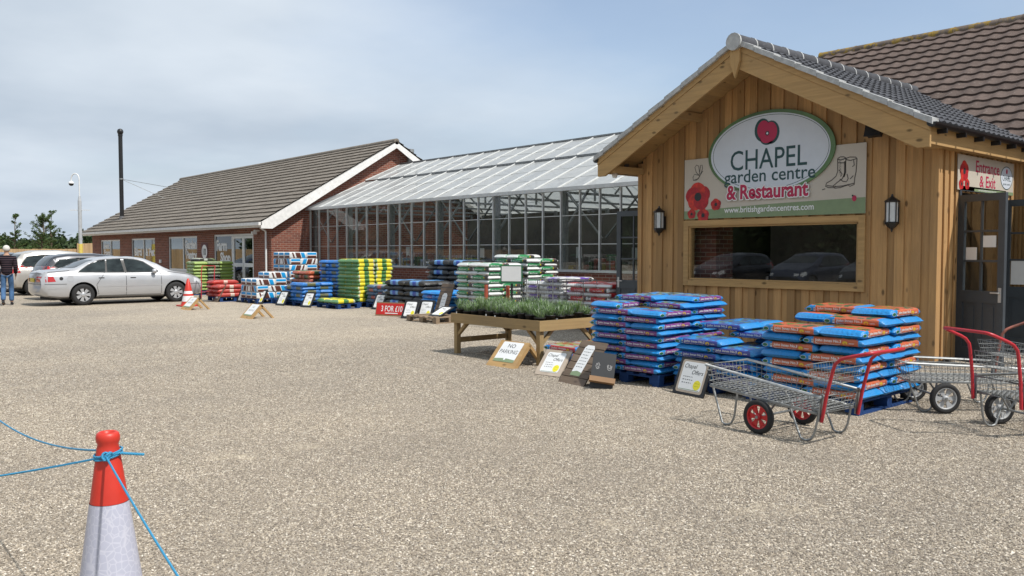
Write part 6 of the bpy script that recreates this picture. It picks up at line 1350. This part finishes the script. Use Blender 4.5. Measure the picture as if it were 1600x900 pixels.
sal = dict(rear=-1.15, front=3.72, w=1.78, wb=2.70, rw=.315, paint=paint('silver_car_paint', (.46, .47, .49)), name='saloon_car',
  top=[(-1.15, .80), (-1.08, .97), (-.95, 1.02), (-.45, 1.055), (-.2, 1.10), (.25, 1.30), (.55, 1.39), (.95, 1.425), (1.5, 1.42), (1.8, 1.38), (2.1, 1.25), (2.45, 1.06), (2.62, .985), (3.1, .90), (3.5, .79), (3.66, .68), (3.72, .58)],
  belt=[(-1.15, .78), (-1.0, .92), (-.3, .955), (.3, .955), (1.0, .935), (2.0, .915), (2.5, .90), (3.1, .83), (3.72, .55)],
  bot=[(-1.15, .40), (-1.05, .28), (-.6, .22), (3.0, .20), (3.55, .21), (3.72, .32)],
  plan=[(-1.15, .84), (-1.0, .92), (-.6, .975), (0, 1.), (2.5, 1.), (3.1, .96), (3.5, .88), (3.72, .76)], mirror=(2.02, .98),
  side=[('window_surround', [(-.16, .965), (.20, 1.22), (.50, 1.335), (.70, 1.36), (1.10, 1.375), (1.50, 1.36), (1.76, 1.28), (2.18, .985), (2.16, .945), (1.0, .945)], Mt['fuel']), ('window', [(-.12, .985), (.22, 1.20), (.50, 1.315), (.66, 1.335), (.62, .975)], Mt['carglass']), ('window', [(.02 + .66, .975), (.70, 1.34), (1.0, 1.355), (1.10, 1.355), (1.16, .965)], Mt['carglass']), ('window', [(1.24, .965), (1.19, 1.352), (1.50, 1.34), (1.74, 1.26), (2.12, .99), (2.10, .955)], Mt['carglass']),
    ('door_seam', strip(.60, .96, .36, .60, .012), Mt['seam']), ('door_seam', strip(.36, .60, .42, .33, .012), Mt['seam']), ('door_seam', strip(1.20, .95, 1.20, .28, .012), Mt['seam']), ('door_seam', strip(2.24, .93, 2.24, .30, .012), Mt['seam']), ('door_seam', strip(.42, .275, 2.24, .275, .012), Mt['seam']), ('bumper_seam', strip(-1.0, .64, -.44, .64, .012), Mt['seam']), ('rubbing_strip', strip(-.98, .52, -.42, .52, .03), Mt['trim']), ('bumper_seam', strip(3.12, .56, 3.5, .56, .012), Mt['seam']), ('boot_seam', strip(-.98, .98, -.35, 1.03, .012), Mt['seam']), ('bonnet_seam', strip(2.45, .96, 3.3, .83, .012), Mt['seam']), ('rubbing_strip', strip(.40, .545, 2.26, .545, .02), Mt['trim']),
    ('door_handle', strip(.42, .80, .58, .80, .028), Mt['fuel']), ('door_handle', strip(1.32, .79, 1.48, .79, .028), Mt['fuel']), ('taillight', [(-.98, .70), (-.72, .715), (-.78, .86), (-.98, .86)], Mt['tail']), ('filler_flap', ell(-.34, .80, .085, .085, 20), Mt['trim']), ('filler_badge', ell(-.58, .80, .05, .05, 16), Mt['fuel']), ('headlight', [(3.28, .62), (3.52, .60), (3.50, .70), (3.30, .76)], Mt['clear'])],
  back=[('rear_screen', [(-.60, 1.10), (.60, 1.10), (.52, 1.33), (-.52, 1.33)], Mt['carglass']), ('taillight', [(-.70, .70), (-.42, .70), (-.42, .86), (-.70, .86)], Mt['tail']), ('taillight', [(.70, .70), (.42, .70), (.42, .86), (.70, .86)], Mt['tail']), ('number_plate', [(-.26, .70), (.26, .70), (.26, .81), (-.26, .81)], Mt['plate']), ('bumper_seam', strip(-.74, .64, .74, .64, .012), Mt['seam']), ('boot_seam', strip(-.66, .94, .66, .94, .010), Mt['seam'])],
  nosep=[('windscreen', [(-.66, 1.03), (.66, 1.03), (.54, 1.34), (-.54, 1.34)], Mt['carglass']), ('grille', [(-.3, .55), (.3, .55), (.3, .66), (-.3, .66)], Mt['fuel']), ('headlight', [(-.70, .56), (-.38, .58), (-.38, .69), (-.66, .69)], Mt['clear']), ('headlight', [(.70, .56), (.38, .58), (.38, .69), (.66, .69)], Mt['clear'])])
car((6.60, 27.62, 0), R(1.5), sal, 'silver saloon car parked in front of the farm shop, nearest the cones')
def hatch(col, L, H, w, nm, belt=.98, tail='tall'):
    k = H / 1.5; r0, f0 = -.78, L - .78
    return dict(rear=r0, front=f0, w=w, wb=L - 1.62, rw=.31, paint=col, name=nm,
      top=[(r0, .80), (r0 + .06, .98), (r0 + .14, 1.08), (r0 + .32, 1.30 * k), (r0 + .5, 1.44 * k), (r0 + .9, H), (r0 + 1.7, H + .01), (r0 + 2.3, H - .05), (r0 + 2.75, 1.28), (f0 - 1.05, 1.08), (f0 - .85, 1.0), (f0 - .3, .86), (f0 - .08, .7), (f0, .55)],
      belt=[(r0, .78), (r0 + .15, .98), (.5, .985), (1.8, .95), (f0 - .8, .90), (f0, .52)], bot=[(r0, .38), (r0 + .1, .28), (0, .22), (f0 - .4, .2), (f0, .3)],
      plan=[(r0, .86), (r0 + .2, .94), (.2, 1.), (f0 - 1., 1.), (f0 - .4, .92), (f0, .78)], mirror=(f0 - 1.35, 1.02),
      side=[('window_surround', [(r0 + .38, 1.10), (r0 + .60, 1.32 * k), (r0 + 1.15, 1.375 * k), (r0 + 2.02, 1.39 * k), (r0 + 2.32, 1.34 * k), (r0 + 2.94, 1.02), (r0 + 2.92, .97), (r0 + 1.2, .99), (r0 + .5, 1.03)], Mt['fuel']), ('window', [(r0 + .42, 1.12), (r0 + .62, 1.30 * k), (r0 + 1.15, 1.35 * k), (r0 + 1.15, 1.04), (r0 + .55, 1.05)], Mt['carglass']), ('window', [(r0 + 1.22, 1.02), (r0 + 1.22, 1.37 * k), (r0 + 1.95, 1.37 * k), (r0 + 2.0, 1.0)], Mt['carglass']), ('window', [(r0 + 2.07, 1.0), (r0 + 2.02, 1.37 * k), (r0 + 2.3, 1.32 * k), (r0 + 2.9, 1.02), (r0 + 2.9, .99)], Mt['carglass']),
        ('door_seam', strip(r0 + 1.19, 1.0, r0 + 1.19, .4, .012), Mt['seam']), ('door_seam', strip(r0 + 2.04, 1.0, r0 + 2.04, .28, .012), Mt['seam']), ('door_seam', strip(r0 + 3.0, .95, r0 + 3.0, .30, .012), Mt['seam']), ('door_handle', strip(r0 + 1.3, .88, r0 + 1.45, .88, .028), Mt['fuel']), ('door_handle', strip(r0 + 2.15, .87, r0 + 2.3, .87, .028), Mt['fuel']),
        ('taillight', [(r0 + .09, .80), (r0 + .36, .82), (r0 + .30, 1.10), (r0 + .16, 1.10)], Mt['tail']), ('headlight', [(f0 - .5, .66), (f0 - .22, .62), (f0 - .24, .74), (f0 - .48, .80)], Mt['clear'])],
      back=[('rear_screen', [(-w * .36, 1.12), (w * .36, 1.12), (w * .31, H - .13), (-w * .31, H - .13)], Mt['carglass']), ('taillight', [(-w * .46, .80), (-w * .36, .80), (-w * .37, 1.10), (-w * .44, 1.10)], Mt['tail']), ('taillight', [(w * .46, .80), (w * .36, .80), (w * .37, 1.10), (w * .44, 1.10)], Mt['tail']), ('number_plate', [(-.26, .66), (.26, .66), (.26, .77), (-.26, .77)], Mt['plate'])],
      nosep=[('windscreen', [(-w * .38, 1.12), (w * .38, 1.12), (w * .31, H - .14), (-w * .31, H - .14)], Mt['carglass']), ('grille', [(-.35, .5), (.35, .5), (.35, .6), (-.35, .6)], Mt['fuel']), ('headlight', [(-w * .42, .60), (-w * .25, .62), (-w * .25, .72), (-w * .4, .72)], Mt['clear']), ('headlight', [(w * .42, .60), (w * .25, .62), (w * .25, .72), (w * .4, .72)], Mt['clear'])])
car((6.95, 31.0, 0), R(2), hatch(paint('dark_grey_car_paint', (.03, .033, .042), .3), 4.3, 1.50, 1.76, 'hatchback_car'), 'dark hatchback parked just beyond the silver saloon')
car((6.75, 34.75, 0), R(2), hatch(paint('champagne_car_paint', (.44, .42, .39), .3), 4.5, 1.60, 1.8, 'people_carrier'), 'champagne coloured people carrier parked beyond the dark hatchback')
car((6.4, 38.0, 0), R(1), hatch(paint('black_car_paint', (.015, .018, .028), .2), 4.3, 1.50, 1.76, 'hatchback_car'), 'black hatchback partly hidden behind the walking man')
car((6.3, 41.2, 0), R(0), hatch(paint('deep_blue_car_paint', (.02, .03, .07), .3), 4.4, 1.52, 1.76, 'estate_car'), 'deep blue car, farthest in the row of parked cars')

# cars on the other side of the yard: the porch window mirrors them
src = [o for o in COL.objects if o.get('category') == 'car']
for o_, (x, y, r_), lb in zip((src[1], src[4], src[3]), ((-8.6, 14.6, 3), (-9.0, 17.9, -2), (-8.8, 21.4, 1)), ('dark hatchback on the opposite side of the yard, mirrored in the porch window', 'deep blue car on the opposite side of the yard, mirrored in the porch window', 'black hatchback on the opposite side, mirrored in the porch window')):
    q = copy_tree(o_); q.location = (x, y, 0); q.rotation_euler = (0, 0, R(r_)); q['label'] = lb; q['group'] = 'cars parked across the yard'

# ================================================================ WALKING MAN
def skin_mesh(name, joints, edges, root, mat, parent, lv=2):
    me = bpy.data.meshes.new(name); me.from_pydata([j[0] for j in joints], edges, []); o = bpy.data.objects.new(name, me); COL.objects.link(o)
    o.modifiers.new('s', 'SKIN'); s_ = o.modifiers.new('u', 'SUBSURF'); s_.levels = s_.render_levels = lv
    for i, j in enumerate(joints):
        r_ = j[1]; me.skin_vertices[0].data[i].radius = r_ if isinstance(r_, tuple) else (r_, r_); me.skin_vertices[0].data[i].use_root = i == root
    bpy.context.view_layer.update(); m2 = evalmesh(o); bpy.data.objects.remove(o); m2.materials.clear(); m2.materials.append(mat)
    for p in m2.polygons: p.use_smooth = True
    m2.name = name; r = bpy.data.objects.new(name, m2); COL.objects.link(r)
    if parent: r.parent = parent
    return r
Mt['skin'] = plain('skin', (.42, .25, .17), .55, vary=.08)
t = NT('dark_striped_jumper'); zc_ = t.xyz(t.coord())[2]; st_ = t.math('SINE', t.math('MULTIPLY', zc_, 95.)); Mt['jumper'] = t.set(t.mix(t.ramp(st_, [(.45, 0.), (.8, 1.)]), (.012, .01, .014), (.075, .05, .06)), .9, 0, .1)
Mt['jeans'] = plain('blue_denim', (.055, .125, .25), .85, vary=.3, scale=7); Mt['hair'] = plain('white_hair', (.58, .56, .52), .8, vary=.12, scale=30); Mt['shoe'] = plain('dark_shoes', (.03, .03, .035), .6)
man = empty('person', (4.98, 28.45, 0), R(-41 + 28), 'white haired man in dark striped jumper and blue jeans walking past the parked cars', 'person')
# local: +Y is his walking direction, X to his right
J = [((0, 0, .93), (.125, .095)), ((0, 0, 1.08), (.13, .10)), ((0, .01, 1.25), (.155, .11)), ((0, .01, 1.40), (.14, .09)), ((0, .02, 1.50), .058), ((0, .035, 1.56), .06), ((0, .04, 1.64), (.078, .095)), ((0, .035, 1.71), (.062, .075)),
     ((.085, 0, .86), .078), ((.10, .10, .50), .058), ((.10, .03, .10), .042), ((.11, .16, .04), .036), ((-.085, 0, .86), .078), ((-.10, .02, .50), .058), ((-.10, -.20, .13), .042), ((-.105, -.10, .045), .036),
     ((.20, .0, 1.39), .052), ((.225, -.04, 1.13), .042), ((.22, .08, .92), .030), ((.22, .11, .85), (.022, .035)), ((-.20, .0, 1.39), .052), ((-.23, -.02, 1.13), .042), ((-.215, .10, .92), .030), ((-.215, .13, .85), (.022, .035))]
E_ = [(0, 1), (1, 2), (2, 3), (3, 4), (4, 5), (5, 6), (6, 7), (0, 8), (8, 9), (9, 10), (10, 11), (0, 12), (12, 13), (13, 14), (14, 15), (3, 16), (16, 17), (17, 18), (18, 19), (3, 20), (20, 21), (21, 22), (22, 23)]
for hnd, s_ in ((19, 1), (23, -1)):
    b = Vector(J[hnd][0])
    for f in range(4):
        y = -.027 + .018 * f; L_ = (.06, .07, .075, .062)[f]; i0 = len(J); J.append(((b.x - .004 * s_, b.y + y, b.z - .03), .0085)); J.append(((b.x - .010 * s_, b.y + y + .004, b.z - .03 - L_ * .55), .008)); J.append(((b.x - .026 * s_, b.y + y + .006, b.z - .03 - L_), .0065)); E_ += [(hnd, i0), (i0, i0 + 1), (i0 + 1, i0 + 2)]
    i0 = len(J); J.append(((b.x - .012 * s_, b.y + .045, b.z - .005), .010)); J.append(((b.x - .022 * s_, b.y + .055, b.z - .04), .008)); E_ += [(hnd, i0), (i0, i0 + 1)]
JB = [(p, (tuple(v * .72 for v in r_) if isinstance(r_, tuple) else r_ * .72) if i in (0, 1, 2, 3, 8, 12, 9, 13, 16, 20) else r_) for i, (p, r_) in enumerate(J)]
body = skin_mesh('body', JB, E_, 0, Mt['skin'], man)
def grow(idx, add, name, mat, edges, extra=None):
    mp_ = {o_: n_ for n_, o_ in enumerate(idx)}; JJ = [(J[i][0], tuple(v + add for v in (J[i][1] if isinstance(J[i][1], tuple) else (J[i][1],) * 2))) for i in idx]
    if extra: JJ = extra(JJ)
    return skin_mesh(name, JJ, [(mp_[a], mp_[b]) for a, b in edges], 0, mat, man)
grow([0, 1, 2, 3, 16, 17, 18, 20, 21, 22, 4], .026, 'jumper', Mt['jumper'], [(0, 1), (1, 2), (2, 3), (3, 4), (3, 16), (16, 17), (17, 18), (3, 20), (20, 21), (21, 22)], lambda JJ: [((0, 0, .86), (.165, .13))] + JJ[1:-1] + [((0, .01, 1.475), (.075, .07))])
def flare(JJ): return [(p, tuple(v + (.018 if p[2] < .3 else 0) for v in r_)) for p, r_ in JJ]
grow([0, 8, 9, 10, 12, 13, 14], .013, 'jeans', Mt['jeans'], [(0, 8), (8, 9), (9, 10), (0, 12), (12, 13), (13, 14)], lambda JJ: [((0, 0, .96), (.13, .10))] + flare(JJ)[1:])
for (x, y, z, p) in ((.105, .10, .0, 0), (-.102, -.15, .02, .5)):
    m = MB(); V = []
    us = [-.14, -.11, -.04, .04, .11, .145]; ww = [.03, .04, .038, .046, .044, .02]; hh = [.07, .09, .085, .06, .045, .02]; nr = 10
    for u, w, h in zip(us, ww, hh):
        for k in range(nr): a = 2 * PI * k / nr; V.append((w * math.cos(a), u, max(0, h / 2 + h / 2 * math.sin(a) * 1.05)))
    F = [(i * nr + k, i * nr + (k + 1) % nr, (i + 1) * nr + (k + 1) % nr, (i + 1) * nr + k) for i in range(5) for k in range(nr)] + [tuple(range(nr)), tuple(5 * nr + k for k in range(nr))]
    m.T = Matrix.Translation((x, y, z + (.03 if p else 0))) @ Matrix.Rotation(-p * .7, 4, 'X'); m.add(V, F, 0, True); m.build('shoe', Mt['shoe'], man)
m = MB(); V = []; F = []; nu, nv = 18, 12                          # hair: short and full, open at the face
for i in range(nv):
    ph = PI * .68 * i / (nv - 1)
    for k in range(nu):
        th_ = 2 * PI * k / nu; r_ = 1 + .05 * noise.noise(Vector((math.cos(th_) * 3, math.sin(th_) * 3, ph * 3))); yy = math.sin(ph) * math.sin(th_); cut_ = 1 if yy < .45 else .86
        V.append((.096 * r_ * math.sin(ph) * math.cos(th_), .03 + .112 * r_ * yy * cut_, 1.665 + .105 * r_ * math.cos(ph) if not (yy > .4 and ph > 1.2) else 1.665 + .04))
F = [(i * nu + k, i * nu + (k + 1) % nu, (i + 1) * nu + (k + 1) % nu, (i + 1) * nu + k) for i in range(nv - 1) for k in range(nu)]; m.add(V, F, 0, True); m.build('hair', Mt['hair'], man)
m = MB(); m.lathe([(0, -.02), (.016, 0), (.004, .04)], 8, (0, .135, 1.625)); m.build('nose', Mt['skin'], man)
for s_ in (-1, 1):
    m = MB(); m.lathe([(0, -.012), (.02, -.008), (.026, 0), (.02, .008), (0, .012)], 10, (s_ * .088, .03, 1.635), 'x'); m.build('ear', Mt['skin'], man)
    m = MB(); m.lathe([(0, -.008), (.009, 0), (0, .008)], 8, (s_ * .032, .128, 1.65), 'y'); m.build('eye', Mt['ink'], man)
